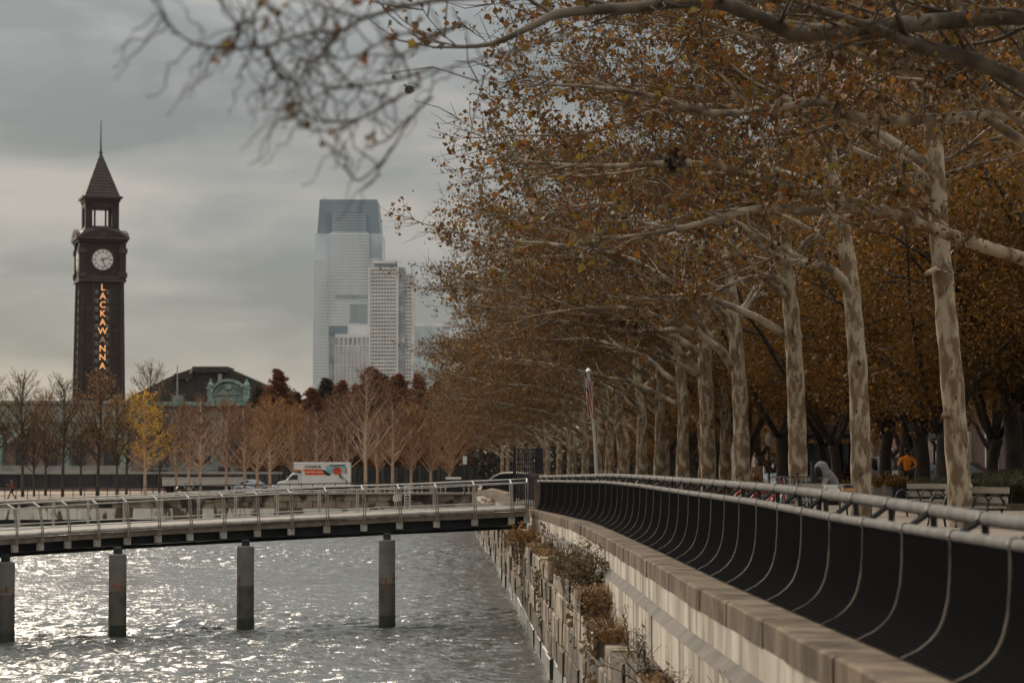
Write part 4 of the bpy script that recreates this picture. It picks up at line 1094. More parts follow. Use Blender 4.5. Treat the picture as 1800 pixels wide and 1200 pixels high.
for k, Zt in enumerate([107.8, 118.6, 130, 139.5]):
    desc = ['thick mottled trunk beside the brown one', 'trunk with a long bare limb reaching left', 'slim trunk right of the striped flag', 'trunk hard against the white flagpole'][k]
    protos.append(plane_tree(f'{nums[k]} pale plane tree from the benches, {desc}', (row_x(Zt) + [0, 0, .1, -.2][k], Zt, ground(Zt)), 30 + k, r0=.27, nl=9, zmin=3.4))
far_lab = 'slender pale plane tree in the dense far row past the flag'
rr = random.Random(7)
for k, Zt in enumerate([150, 161, 172, 186, 198, 211, 226, 242, 260, 280, 302, 326, 352, 380]):
    dup(protos[k % 4], (row_x(Zt) + rr.uniform(-.5, .5), Zt, ground(Zt)), rr.uniform(-.35, .35), far_lab, (1, rr.choice([-1, 1]), rr.uniform(.92, 1.08)), group='slender far trunks of the plane row')
# second pale row deeper in the promenade, seen between the first trunks
sec = 'pale plane trunk of the second row, glimpsed between the front trunks'
for k, Zt in enumerate([118, 133, 150, 166, 184, 205, 228, 252]):
    dup(protos[(k + 2) % 4], (row_x(Zt) + 3.4 + rr.uniform(-.4, .4), Zt, ground(Zt)), rr.uniform(-.4, .4), sec, (1, rr.choice([-1, 1]), rr.uniform(.95, 1.05)), group='second row of plane trees')
# trees standing outside the picture on the right whose limbs cross it
B0 = (at(1950, 960, 41).x, 41, PROM)
plane_tree('thick light limb arching in from the side across the nearest trunk', B0, 16,
    trunk=loc_pts(B0, [(1952, 985, 0), (1945, 800, 0), (1935, 600, 0), (1925, 420, 0), (1915, 200, 0), (1900, 0, 0), (1885, -200, 0), (1880, -420, 0)]), trad=[.3, .28, .26, .24, .2, .17, .12, .05],
    heroes=[(loc_pts(B0, [(1925, 500, 0), (1870, 478, -.5), (1800, 455, -1), (1720, 430, -1.5), (1640, 401, -2), (1560, 372, -2.5), (1480, 352, -3), (1400, 332, -3.5), (1320, 308, -4), (1250, 291, -4.5), (1180, 287, -5), (1060, 292, -5.5), (940, 285, -6), (850, 262, -6)]), [.125, .12, .115, .11, .105, .1, .09, .08, .07, .06, .05, .035, .02, .008]),
            (loc_pts(B0, [(1560, 372, -2.5), (1490, 362, -3), (1420, 372, -3.5), (1340, 365, -4), (1260, 385, -4.5), (1150, 410, -5), (1020, 420, -5.5)]), [.08, .075, .065, .055, .045, .03, .01]),
            (loc_pts(B0, [(1915, 240, 0), (1860, 208, -.5), (1800, 204, -1), (1740, 202, -1.5), (1650, 208, -2), (1560, 212, -2.5), (1480, 200, -3), (1445, 178, -3.2), (1350, 192, -3.8), (1250, 198, -4.4), (1130, 165, -5), (1000, 150, -5.5), (890, 150, -6)]), [.09, .085, .08, .08, .085, .085, .085, .08, .065, .055, .04, .025, .008])],
    nl=13, zmin=5.0, Ht=15, lens=(10, 13), pale=1, lsize=.125)
B9 = (at(2395, 1000, 30).x, 30, PROM)
plane_tree('highest dark limb crossing the top corner from a trunk out of sight', B9, 17, nl=9, zmin=5.6, Ht=14, lens=(9, 13), leaf_keep=.7, bpm=2.2, tpm=5, lpt=7, azc=math.pi * .93, lsize=.115, pale=0,
    heroes=[(loc_pts(B9, [(2380, 150, 0), (2200, 60, -1), (2000, 32, -2), (1800, 28, -2.6), (1650, 38, -3), (1500, 52, -3.4), (1400, 58, -3.8), (1340, 34, -4.2), (1250, 4, -4.8), (1100, 14, -5.4), (985, 24, -6), (940, 44, -6.3), (860, 78, -6.6), (760, 84, -7)]), [.14, .12, .11, .105, .10, .10, .09, .08, .07, .055, .05, .04, .025, .01]),
            (loc_pts(B9, [(2385, 330, 0), (2200, 280, -.5), (2000, 230, -1), (1850, 178, -1.5), (1790, 142, -2), (1700, 102, -2.5), (1610, 80, -3), (1540, 52, -3.5), (1450, 20, -4), (1340, -20, -4.5)]), [.12, .11, .105, .10, .10, .09, .08, .06, .04, .015])])
B8 = (9.6, 16.5, PROM)
def bl(pts): return loc_pts(B8, [(x, y, dz) for x, y, dz in pts])
plane_tree('blurred overhanging twigs with few leaves hanging high over the water', B8, 18, nl=0, zmin=8.6, Ht=12, lens=(4, 6), leaf_keep=.3, bpm=0, tpm=3, lpt=2, r0=.2, mats=twig_m,
    heroes=[([(0, 0, 5.2), (-2, -1.5, 6.0), tuple(at(1500, -90, 13.2) - Vector(B8)), tuple(at(1100, -20, 12) - Vector(B8)), tuple(at(830, -4, 11.2) - Vector(B8)), tuple(at(735, 7, 10.9) - Vector(B8)), tuple(at(636, 34, 10.6) - Vector(B8)), tuple(at(607, 53, 10.4) - Vector(B8)), tuple(at(535, 60, 10.3) - Vector(B8)), tuple(at(477, 79, 10.2) - Vector(B8)), tuple(at(425, 86, 10.0) - Vector(B8))], [.08, .06, .04, .022, .013, .011, .010, .008, .007, .006, .004])], lsize=.06)
# the fine blurred sprays themselves, traced as thin curving twigs of that same tree
BR = bpy.data.objects[[o.name for o in bpy.data.objects if o.get('label', '').startswith('blurred overhanging')][0]]
spr = [[(430, 86, 10), (380, 84, 9.9), (340, 76, 9.9), (306, 52, 9.8), (286, 20, 9.8), (276, -10, 9.8)],
       [(640, 34, 10.6), (600, 20, 10.4), (560, 8, 10.3), (520, -14, 10.3)], [(500, 60, 10.2), (486, 30, 10.2), (472, 8, 10.1), (450, -6, 10)],
       [(600, 56, 10.4), (575, 85, 10.3), (560, 105, 10.2), (530, 104, 10.1), (505, 90, 10.0)], [(620, 46, 10.5), (590, 62, 10.4), (574, 84, 10.3), (584, 120, 10.2), (600, 150, 10.1)],
       [(470, 80, 10.1), (478, 110, 10.1), (500, 138, 10.0), (530, 148, 10)], [(800, 48, 11), (740, 76, 10.9), (700, 98, 10.8), (660, 96, 10.6), (625, 102, 10.5)],
       [(760, 120, 11), (700, 140, 10.8), (660, 146, 10.7), (600, 155, 10.6), (555, 148, 10.5), (545, 130, 10.4)],
       [(740, 150, 11), (690, 176, 10.8), (640, 205, 10.6), (600, 226, 10.5), (560, 230, 10.4), (530, 222, 10.3), (505, 196, 10.2)], [(630, 210, 10.6), (590, 215, 10.5), (550, 208, 10.4), (528, 190, 10.3), (516, 176, 10.2)],
       [(760, 170, 11), (720, 210, 10.9), (690, 262, 10.8), (655, 300, 10.7), (628, 318, 10.6), (610, 300, 10.5), (590, 280, 10.4), (575, 250, 10.3)], [(720, 205, 10.9), (680, 246, 10.7), (640, 256, 10.6)],
       [(410, 84, 10), (420, 50, 10), (430, 15, 10)], [(450, 80, 10), (446, 40, 10), (452, 15, 10)], [(735, 7, 10.9), (690, 8, 10.8), (650, 0, 10.7), (610, -16, 10.6)],
       [(820, 40, 11), (760, 60, 10.9), (700, 60, 10.8), (640, 92, 10.6), (605, 104, 10.5), (575, 100, 10.4)], [(1000, 60, 11.6), (900, 90, 11.3), (820, 110, 11.1), (760, 130, 11), (720, 150, 10.9)]]
PP, RR = [], []
lvp = []
rg = np.random.default_rng(2)
for sp_ in spr:
    P = smooth_path([at(*q) - Vector(B8) for q in sp_], 6); idx = np.linspace(0, len(P) - 1, 16); P = np.stack([np.interp(idx, np.arange(len(P)), P[:, k]) for k in range(3)], 1)
    PP.append(P); RR.append(np.linspace(.0075, .003, 16))
    for i in range(2, 16):
        if rg.random() < .16: lvp.append(P[i] + rg.normal(size=3) * .02)
        if rg.random() < .5:
            e_ = P[i] + np.cumsum(rg.normal(size=(15, 3)) * .012 + np.array((-.012, 0, rg.choice([-1, 1]) * .016)), 0); Q = np.vstack([P[i:i+1], e_]); PP.append(Q); RR.append(np.linspace(.0042, .002, 16))
V, F = tubes_batch(np.array(PP), np.array(RR), 4)
tag(mesh_np('spray', V, F, twig_m, BR), kind='stuff')
lvp = np.concatenate([np.array(lvp) + rg.normal(size=(len(lvp), 3)) * .02 for _ in range(3)])
V, F = leaves_np(lvp, .06, rg); tag(mesh_np('leaf_cluster', V, F, leaf_plane, BR), kind='stuff')
for px, py, Yb, rad in ((1184, 286, 36, .14), (718, 158, 30, .05)):   # seed balls or an old nest
    c = at(px, py, Yb) - Vector(B8)
    C = np.array(tuple(c)) + rg.normal(size=(160, 3)) * rad * .5
    V, F = leaves_np(C, rad * .9, rg); tag(mesh_np('leaf_clump', V, F, twig_m, BR), kind='stuff')

# park trees behind the promenade
def park_tree(label, base, seed, H=10.5, W=6.0, leaves=17000, lsize=.135, lm=leaf_gold, zlow=3.2, group='leafy trees behind the promenade'):
    T = Tree(seed); r = T.r; root = thing('park_tree', label, 'tree', base, 0, group)
    fork = r.uniform(1.7, 2.4); tm_ = MB().tube(smooth_path([(0, 0, -.3), (r.normal()*.06, r.normal()*.06, fork*.6), (r.normal()*.1, r.normal()*.1, fork)], 4), [.26, .2, .19], 10)
    clumps = []
    for k in range(5):
        az = k * 1.257 + r.normal() * .3
        P = T.grow((0, 0, fork - .15), az, r.uniform(.8, 1.15), r.uniform(.7, 1.1), r.uniform(.62, .8) * H, 8, .12); mb = T.limb(P, [.12, .09, .06, .03], 7)
        for q in range(7):
            i = r.integers(2, 8); Q = T.grow(P[i], r.uniform(0, 6.28), r.uniform(.1, .8), r.uniform(-.1, .5), r.uniform(.18, .36) * W * 1.3, 5, .2); mb.tube(Q, [.045, .012], 4, cap=False)
            clumps += [Q[3], Q[5], Q[4]]
    for k in range(70):
        a, v_ = r.uniform(0, 6.28), r.uniform(-1, 1); q = (1 - v_ * v_) ** .5; rad = r.uniform(.55, 1.0)
        clumps.append(np.array((math.cos(a) * q * W * .62 * rad, math.sin(a) * q * W * .62 * rad, zlow + (H - zlow) * (.5 + .5 * v_ * rad))))
    clumps = np.array([c for c in clumps if c[2] > zlow * .8]); per = leaves // len(clumps)
    C = (clumps[:, None] + r.normal(size=(len(clumps), per, 3)) * r.uniform(.28, .62, (len(clumps), 1, 1))).reshape(-1, 3)
    T.lv = list(C); return T.build(root, tm_, bark_dark, lm, lsize)
p1 = park_tree('olive gold park tree whose dark forked trunk stands beside the orange jogger', (at(1655, 850, 80).x, 80, PROM), 41)
p2 = park_tree('olive gold park tree with a dark spreading fork at the end of the planting bed', (at(1748, 850, 84).x, 84, PROM), 42, H=11.5)
p3 = park_tree('olive gold park tree rising behind the hooded sitter', (at(1468, 850, 95).x, 95, PROM), 43, H=12.5, leaves=17000)
pk = [p1, p2, p3]
d_ = dup(p3, (at(1605, 850, 92).x, 92, PROM), 1.3, 'olive gold park tree with a dark trunk behind the jogger and planters')
rr = random.Random(77)
lab = 'dark olive park tree massed behind the plane row'
for k in range(34):
    Zt = 100 + k * 5.2 + rr.uniform(-4, 4); X = rr.choice([11.5, 14.5, 19, 24, 28]) + rr.uniform(-1.3, 1.3)
    if X > 16.5 and Zt > 95: X = max(X, 27.5) if k % 2 else 15.8
    dup(pk[k % 3], (X, Zt, ground(Zt)), rr.uniform(0, 6.28), lab, rr.uniform(.9, 1.25), group='dense park trees behind the plane row')
for k, (X, Zt, sc) in enumerate([(23, 74, 1.35), (19.5, 88, 1.2), (27.5, 95, 1.5), (29, 112, 1.6), (28.5, 128, 1.6), (21, 68, 1.2), (17, 82, 1.5), (20, 95, 1.7), (16.5, 101, 1.6), (24, 106, 1.9), (15.2, 90, 1.3), (19, 112, 1.8), (21.5, 82, 1.6), (17, 118, 1.7)]):
    dup(pk[k % 3], (X, Zt, PROM), rr.uniform(0, 6.28), 'tall golden street tree shading the parked cars', sc, group='tall street trees over the cars')

# far shore trees: bare upswept young trees, one ginkgo, rusty conifers, leafy planes
def bare_tree(label, base, seed, H=9, W=2.6, leaves=0.5, lm=leaf_pink, lsize=.14, bm=bark_pink, zl=2.2, nb=64, e0=.8, group='bare upswept trees on the far quay'):
    T = Tree(seed); r = T.r; root = thing('young_tree', label, 'tree', base, 0, group)
    TP = smooth_path([(0, 0, -.2), (r.normal()*.05, 0, H*.3), (r.normal()*.12, r.normal()*.1, H*.7), (r.normal()*.2, 0, H)], 5)
    tm_ = MB().tube(TP, [.17, .14, .11, .07, .02], 8); big = []
    for k in range(nb):
        t = (k + r.random()) / nb; z = zl + (H * .96 - zl) * t; p = np.array([np.interp(z, TP[:, 2], TP[:, j]) for j in range(3)])
        Ln = W * (1.25 - .95 * t) * r.uniform(.75, 1.1) * 1.15; P = T.grow(p, r.uniform(0, 6.28), e0 * r.uniform(.5, 1.0), e0 * 1.15, Ln, 4, .08); big.append((P, .056 * (1.1 - .6 * t)))
    mb = MB()
    for P, rad in big:
        mb.tube(P, [rad, rad * .3], 4, cap=False)
        for q in range(9):
            i = r.integers(1, 5); p = P[i]; dv = P[min(4, i + 1)] - P[i - 1]; dv = dv / (np.linalg.norm(dv) + 1e-9) * .8 + r.normal(size=3) * .45 + np.array((0, 0, .35)); dv /= np.linalg.norm(dv); ln = r.uniform(.4, 1.1)
            T.tw.append((p, p + dv * ln * .5, p + dv * ln + r.normal(size=3) * .06)); T.twr.append((.019, .015, .009))
            for _ in range(int(leaves * 1.0 + r.random())): T.lv.append(p + dv * ln * r.random() + r.normal(size=3) * .13)
    T.limbs.append(mb)
    return T.build(root, tm_, bm, lm, lsize, twm=twig_pink if bm is bark_pink else bm)
def fs(px, Z): return (at(px, 860, Z).x, Z, FARZ)
bt = [bare_tree('bare pinkish young tree before the terminal columns', fs(310, 236), 51, 8.6, 2.6), bare_tree('bare pinkish young tree before the canopy end', fs(352, 232), 52, 9.2, 2.7),
      bare_tree('thin leafy pink tree left of the moving truck cab', fs(430, 238), 53, 8.4, 2.5, leaves=3.0), bare_tree('russet young tree with tan leaves above the truck cab', fs(475, 232), 54, 8.8, 2.9, leaves=5.0, lm=leaf_tan)]
for px, Z, k, sc, l in ((398, 240, 2, 1.0, 'thin leafy pink tree nearest the frieze lettering'), (515, 236, 3, .98, 'russet young tree with tan leaves behind the truck box front'), (556, 234, 0, 1.0, 'bare pinkish young tree above the middle of the truck box'),
                        (588, 240, 1, .95, 'bare pinkish young tree over the rear of the truck box'), (612, 236, 0, 1.05, 'bare pinkish young tree just past the truck rear'), (643, 232, 1, 1.16, 'tallest bare young tree with herringbone branches before the board fence'),
                        (690, 236, 0, 1.08, 'bare pinkish young tree before the middle of the board fence'), (722, 238, 3, .95, 'russet young tree before the board fence end'), (758, 240, 2, .9, 'thin leafy pink tree at the far corner of the fence'),
                        (452, 244, 0, 1.0, 'bare young tree between two tan leafed ones'), (332, 244, 2, .95, 'thin leafy pink tree before the dark frieze'), (540, 244, 2, .95, 'thin leafy pink tree behind the truck box'), (664, 244, 3, .9, 'russet young tree behind the tallest bare one'), (790, 244, 3, .9, 'russet young tree half under the plane canopy')):
    dup(bt[k], fs(px, Z), px * .37, l, (sc, sc, sc * (.88 + .26 * ((px * 37) % 11) / 11)))
gk = bare_tree('bright yellow ginkgo tree standing before the terminal', fs(255, 227), 61, 9.6, 2.4, leaves=7, lm=leaf_yellow, lsize=.15, nb=52, e0=.5, group='young trees on the quay')
lt = [bare_tree('sparse olive brown tree at the left end of the quay', fs(40, 226), 62, 11.0, 3.6, leaves=1.6, lm=leaf_tan, lsize=.15, bm=twig_m, zl=3.0, e0=.8, group='olive brown trees before the ferry shed'),
      bare_tree('orange brown leafy tree at the foot of the clock tower', fs(172, 230), 63, 11.2, 3.4, leaves=3.2, lm=leaf_tan, lsize=.15, bm=twig_m, zl=3.0, e0=.9, group='olive brown trees before the ferry shed')]
for px, Z, k, sc, l in ((-20, 232, 0, 1.0, 'sparse olive brown tree cut by the picture edge'), (80, 236, 1, .86, 'orange brown leafy tree beside the walking pedestrian'), (110, 228, 0, .98, 'sparse olive brown tree left of the clock tower'), (142, 238, 0, .84, 'sparse brown tree at the tower corner'),
                        (205, 226, 1, .8, 'low orange brown tree right of the clock tower'), (222, 236, 0, .84, 'sparse brown tree between tower and ginkgo'), (280, 234, 0, .78, 'sparse brown tree behind the ginkgo'), (60, 230, 0, .72, 'small sparse brown tree before the gabled shed'), (265, 300, 0, 1.35, 'taller sparse tree against the dark terminal roof')):
    dup(lt[k], fs(px, Z), px * .21, l, sc)
def conifer(label, base, seed, H, W, n=26000, lm=leaf_rust, lsize=.34):
    T = Tree(seed); r = T.r; root = thing('conifer', label, 'tree', base, 0, 'rusty conifers behind the bare trees')
    tm_ = MB().tube([(0, 0, -.2), (0, 0, H * .5), (0, 0, H)], [.25, .14, .02], 7); cl = []
    for k in range(210):
        t = (k + r.random()) / 210; z = 1.5 + (H - 1.7) * t; a = r.uniform(0, 6.28); L_ = W * (1 - t) ** .75 * r.uniform(.5, 1.1) + .15
        P = np.array([(0, 0, z), (math.cos(a) * L_ * .5, math.sin(a) * L_ * .5, z + .12 * L_), (math.cos(a) * L_, math.sin(a) * L_, z + .3 * L_)]); tm_.tube(P, [.04, .01], 3, cap=False)
        for q in (.45, .75, 1.0): cl.append((P[0] + (P[2] - P[0]) * q, .12 + .2 * (1 - t)))
    per = n // len(cl)
    C = np.concatenate([c + r.normal(size=(per, 3)) * np.array((s_ * 1.3, s_ * 1.3, s_ * .8)) for c, s_ in cl]); T.lv = list(C)
    return T.build(root, tm_, bark_dark, lm, lsize, asp=.45)
def cf(px, top, Z): b_ = fs(px, Z); return b_, at(px, top, Z).z - FARZ
b_, h_ = cf(487, 648, 300); c1_ = conifer('rusty conifer with a narrow leading tip beside the terminal pediment', b_, 71, h_, 5.2)
b_, h_ = cf(652, 645, 300); c2_ = conifer('tallest rusty conifer below the residential tower', b_, 72, h_, 6.0)
b_, h_ = cf(573, 664, 310); c3_ = conifer('dark green conifer below the office block', b_, 73, h_, 4.4, lm=leaf_green)
for src, px, Z, sc, l in ((c3_, 455, 306, .92, 'dark green conifer nearest the pediment'), (c3_, 520, 312, .88, 'dark green conifer right of the narrow tipped one'), (c1_, 600, 306, .92, 'low rusty conifer between the two tall ones'), (c3_, 672, 306, 1.02, 'dark green conifer leaning on the tallest rusty one'),
                          (c2_, 700, 302, .95, 'broad rusty conifer under the leaf edge'), (c1_, 735, 308, .98, 'rusty conifer merging with the plane canopy'), (c2_, 548, 304, .84, 'low broad rusty conifer above the truck'), (c1_, 770, 300, .9, 'rusty conifer behind the far plane branches'), (c2_, 625, 300, .86, 'low broad rusty conifer behind the tallest bare tree')):
    dup(src, fs(px, Z), px * .3, l, sc)
b = MB()
rgx = np.random.default_rng(9)
C = np.stack([rgx.uniform(-34, 45, 22000), rgx.uniform(395, 415, 22000), FARZ + rgx.uniform(0, 1, 22000) ** 1.3 * 9.0], 1)
V, F = leaves_np(C, 1.0, rgx); tag(mesh_np('far_thicket', V, F, leaf_green), 'dark low thicket closing the view behind the fence', kind='stuff')

# ---------------------------------------------------------------- plants on the wall ledge, planting bed
def bush(name, label, base, seed, n, h, w, m, lsize=.16, stems=14, cat='bush', group=None, asp=.35, sm=twig_m):
    T = Tree(seed); r = T.r; root = thing(name, label, cat, base, 0, group); mb = MB()
    for k in range(stems):
        a, e_ = r.uniform(0, 6.28), r.uniform(.7, 1.45)
        P = T.grow((r.normal() * w * .12, r.normal() * w * .12, -.02), a, e_, e_ * r.uniform(.55, .95), h * r.uniform(.6, 1.05), 6, .12); mb.tube(P, [.012, .004], 3, cap=False)
        for q in range(n // stems):
            i = r.integers(2, 7); T.lv.append(P[i] + r.normal(size=3) * w * .09)
        for q in range(4):
            i = r.integers(2, 6); Q = P[i] + np.cumsum(np.vstack([[0, 0, 0], r.normal(size=(2, 3)) * .08 + np.array((0, 0, .07))]), 0); T.tw.append(tuple(Q)); T.twr.append((.006, .004, .003))
    tag(mb.build('stems', sm, root), kind='stuff')
    V, F = tubes_batch(np.array(T.tw), np.array(T.twr)); tag(mesh_np('twigs', V, F, sm, root), kind='stuff')
    if T.lv: V, F = leaves_np(np.array(T.lv), lsize, r, asp=asp); mesh_np('foliage', V, F, m, root)
    return root
def lg(z, d=.22): return (Xc(z) - d, z, 2.0 if z < 44 else 2.45)
bush('reed_clump', 'rusty brown reed clump hanging on the bulkhead below the bridge end', (Xs(84) + .15, 84, 2.1), 81, 900, 1.15, 1.3, reed_m, .2, 26)
bush('reed_clump', 'dry reeds on the bulkhead ledge just before the bridge', (Xc(74) - .3, 74, 2.3), 82, 700, .9, 1.3, reed_m, .2, 22)
bush('bush', 'large tangled brown bush spilling over the granite ledge', (Xc(47) - .45, 47, 2.4), 83, 900, 1.0, 1.4, weed_m, .13, 34)
bush('bush', 'second tangled bush just beyond the large one on the ledge', (Xc(52) - .45, 52.5, 2.4), 84, 600, .9, 1.3, weed_m, .13, 28)
bush('bush', 'low drooping rust bush at the foot of the large one', (Xs(43) + .1, 43, 2.2), 85, 220, .45, .9, reed_m, .12, 16)
for k, (z, h, n, l) in enumerate(((39.5, .95, 60, 'leafless twiggy weed between the bush and the stepped stones'), (35, .85, 170, 'brown weed with thin leaves on the stepped stones'), (31, .85, 120, 'upright weed fanning against the pale wall'), (27.5, .7, 200, 'dark low weed in a gap of the granite blocks'), (24.4, .85, 60, 'thin leafless weed nearest the camera by the pale wall'), (58, .8, 420, 'brown grass tuft farther along the ledge'), (66, .8, 380, 'brown grass tuft before the reeds'))):
    bush('weed', l, lg(z), 90 + k, n, h, .8, weed_m, .08, 12, 'weed')
bush('bush', 'brown bush growing in the far sea wall beyond the bridge', (Xc(128) - .1, 128, 2.5), 99, 500, .8, 1.4, reed_m, .2, 20)
def blades(C, h, r, spread=.5):
    N = len(C); a = r.uniform(0, 6.28, N); ln = h * r.uniform(.6, 1.15, N); d = np.stack([np.cos(a), np.sin(a), np.zeros(N)], 1); s_ = np.stack([-np.sin(a), np.cos(a), np.zeros(N)], 1) * .012
    mid = C + d * (ln * spread * .4)[:, None] + np.array([0, 0, 1]) * (ln * .75)[:, None]; end = C + d * (ln * spread * 1.2)[:, None] + np.array([0, 0, 1]) * (ln * .62)[:, None]
    V = np.stack([C - s_, C + s_, mid + s_, mid - s_, end + s_ * .3, end - s_ * .3], 1).reshape(-1, 3); i = np.arange(N)[:, None] * 6
    return V, np.concatenate([i + np.array([[0, 1, 2, 3]]), i + np.array([[3, 2, 4, 5]])])
rg = np.random.default_rng(14)
zz_ = rg.uniform(22, 84, 5200); lw = np.array([(Xs(z), Xc(z) - .12) for z in zz_]); q_ = rg.random(5200)
C = np.stack([lw[:, 0] + (lw[:, 1] - lw[:, 0]) * q_, zz_, np.where(zz_ < 44, 1.98, 2.4)], 1); keep = np.sin(zz_ * 1.3) + np.sin(zz_ * .47 + 1) + rg.normal(size=5200) * .5 > .75
V, F = blades(C[keep], .34, rg, 1.1); tag(mesh_np('ledge_weeds', V, F, reed_m), 'dry weeds and grass along the granite ledge', kind='stuff')
zz_ = rg.uniform(24, 110, 3000); C = np.stack([np.array([Xs(z) for z in zz_]) - .04 + rg.normal(size=3000) * .03, zz_, 2.2 - np.abs(rg.normal(size=3000)) * .55], 1); keep = np.sin(zz_ * .9 + 2) + np.sin(zz_ * .33) + rg.normal(size=3000) * .3 > .8
V, F = leaves_np(C[keep], .13, rg); tag(mesh_np('hanging_creeper', V, F, weed_m), 'withered creeper hanging over the granite face', kind='stuff')
bed = thing('planting_bed', 'raised planting bed with a stone kerb right of the benches', 'planting bed', (18, 74, PROM))
MB().span((13.4, 71, PROM - .1), (24, 71.35, PROM + .2)).build('bed_kerb', coping_m, bed, bed.location)
MB().span((13.4, 71.36, PROM - .1), (13.7, 79, PROM + .2)).build('bed_kerb', coping_m, bed, bed.location)
MB().span((13.71, 71.36, PROM - .1), (17, 79, PROM + .13)).build('soil', far_soil, bed, bed.location)
MB().span((17, 71.36, PROM - .1), (24, 74, PROM + .13)).build('soil', far_soil, bed, bed.location)
labs = ['arching grass tussock at the picture edge over the kerb', 'dark grass tussock behind the edge one', 'dark grass tussock right of the bench back', 'small dark grass tussock beside the trunk', 'dark tussock in the middle of the bed', 'far tussock at the bed corner', 'broad tussock before the parked sedan']
for k, (x, z, h, n) in enumerate([(15.2, 72.2, 1.05, 900), (15.6, 74.6, 1.2, 900), (14.5, 75.2, .95, 700), (13.95, 73.2, .7, 500), (15.0, 77.2, 1.15, 800), (14.1, 78.3, 1.0, 700), (16.2, 77.6, 1.3, 900)]):
    C = np.array((0, 0, 0)) + np.stack([rg.normal(size=n) * .3, rg.normal(size=n) * .3, np.zeros(n)], 1); V, F = blades(C, h, rg, .75)
    tag(mesh_np('grass_tussock', V, F, grass_m), labs[k], 'grass', 'grass tussocks in the planting bed').location = (x, z, PROM + .12)
for k, (px, z, l) in enumerate(((1270, 104, 'low hedge plant with yellow leaves left of the fourth trunk'), (1325, 100, 'low hedge plant with yellow leaves by the parked bicycles'), (1215, 112, 'dark low hedge plant between two plane trunks'), (1580, 96, 'hedge plant behind the planters'), (1630, 94, 'hedge plant beside the jogger'), (1665, 90, 'dark hedge plant before the parked sedan'), (1480, 100, 'hedge plant behind the hooded sitter'))):
    p = at(px, 850, z); bush('hedge_plant', l, (p.x, z, PROM), 120 + k, 900, 1.05, 1.7, leaf_gold, .13, 24, 'hedge')
# ---------------------------------------------------------------- benches
slat_m = mat('bench_slat', (0.34, 0.29, 0.235), (0.26, 0.215, 0.17), 3, .8, bump=.2, stretch=(.4, 4, 4))
def bench(label, base, rz, L_=1.9):
    t = thing('bench', label, 'bench', base, rz, 'slatted benches facing the water')
    for k in range(2): MB().box((0, .30 + .05 * k, .58 + .20 * k), (L_, .03, .135), M=None).build('back_slat', slat_m, t)
    for k in range(4): MB().box((0, -.18 + .13 * k, .43), (L_, .105, .03)).build('seat_slat', slat_m, t)
    for x in (-L_/2 + .08, 0, L_/2 - .08):
        MB().tube(smooth_path([(x, .25, 0), (x, .20, .25), (x, .24, .45), (x, .34, .66), (x, .40, .87)], 4), .026, 5).build('rear_leg', black_m, t)
        MB().tube(smooth_path([(x, -.32, 0), (x, -.26, .2), (x, -.2, .41), (x, .22, .41)], 3), .024, 5).build('front_leg', black_m, t)
    for x in np.linspace(-L_/2 + .08, L_/2 - .08, 5):
        MB().tube([(x, -.24 + .26 * (1 - math.cos(a)), .42 + .27 * math.sin(a)) for a in np.linspace(0, math.pi, 9)], .022, 5).build('arm_hoop', black_m, t)
    return t
bb = bench('slatted bench with five dark arm hoops left of the nearest trunk', (at(1628, 880, 62).x, 62, PROM), math.radians(-47), 1.75)
dup(bb, (at(1698, 900, 51).x, 51, PROM), math.radians(-52), 'slatted bench partly hidden by the nearest pale trunk on its right side')
dup(bb, (at(1432, 870, 62).x, 62, PROM), math.radians(-30), 'slatted bench with the hooded sitter at its end')

# ---------------------------------------------------------------- people
skin_m = mat('skin', (0.33, 0.19, 0.13), rough=.6); skin_d = mat('skin_dark', (0.11, 0.06, 0.04), rough=.6)
hair_m = mat('hair_black', (0.008, 0.007, 0.007), rough=.6)
def cloth(n, c): return mat(n, c, tuple(k * .72 for k in c), 5, .9, bump=.5)
def skinned(name, chains, m, root, sub=2):
    """one continuous surface grown over joined bone chains; points shared by name stay joined"""
    idx, vs_, rs, ed = {}, [], [], []
    for ch in chains:
        prev = None
        for key, p, r in ch:
            if key not in idx: idx[key] = len(vs_); vs_.append(p); rs.append(r)
            if prev is not None: ed.append((prev, idx[key]))
            prev = idx[key]
    me = bpy.data.meshes.new(name); me.from_pydata(vs_, ed, [])
    o = bpy.data.objects.new(name, me); COL.objects.link(o)
    o.modifiers.new('s', 'SKIN'); sv = me.skin_vertices[0].data
    for i, r in enumerate(rs): sv[i].radius = (r, r) if np.isscalar(r) else r
    sv[0].use_root = True
    sb = o.modifiers.new('u', 'SUBSURF'); sb.levels = sb.render_levels = sub
    new = bpy.data.meshes.new_from_object(o.evaluated_get(bpy.context.evaluated_depsgraph_get()))
    bpy.data.objects.remove(o); bpy.data.meshes.remove(me); new.name = name
    return link(name, new, m, root, smooth=True)
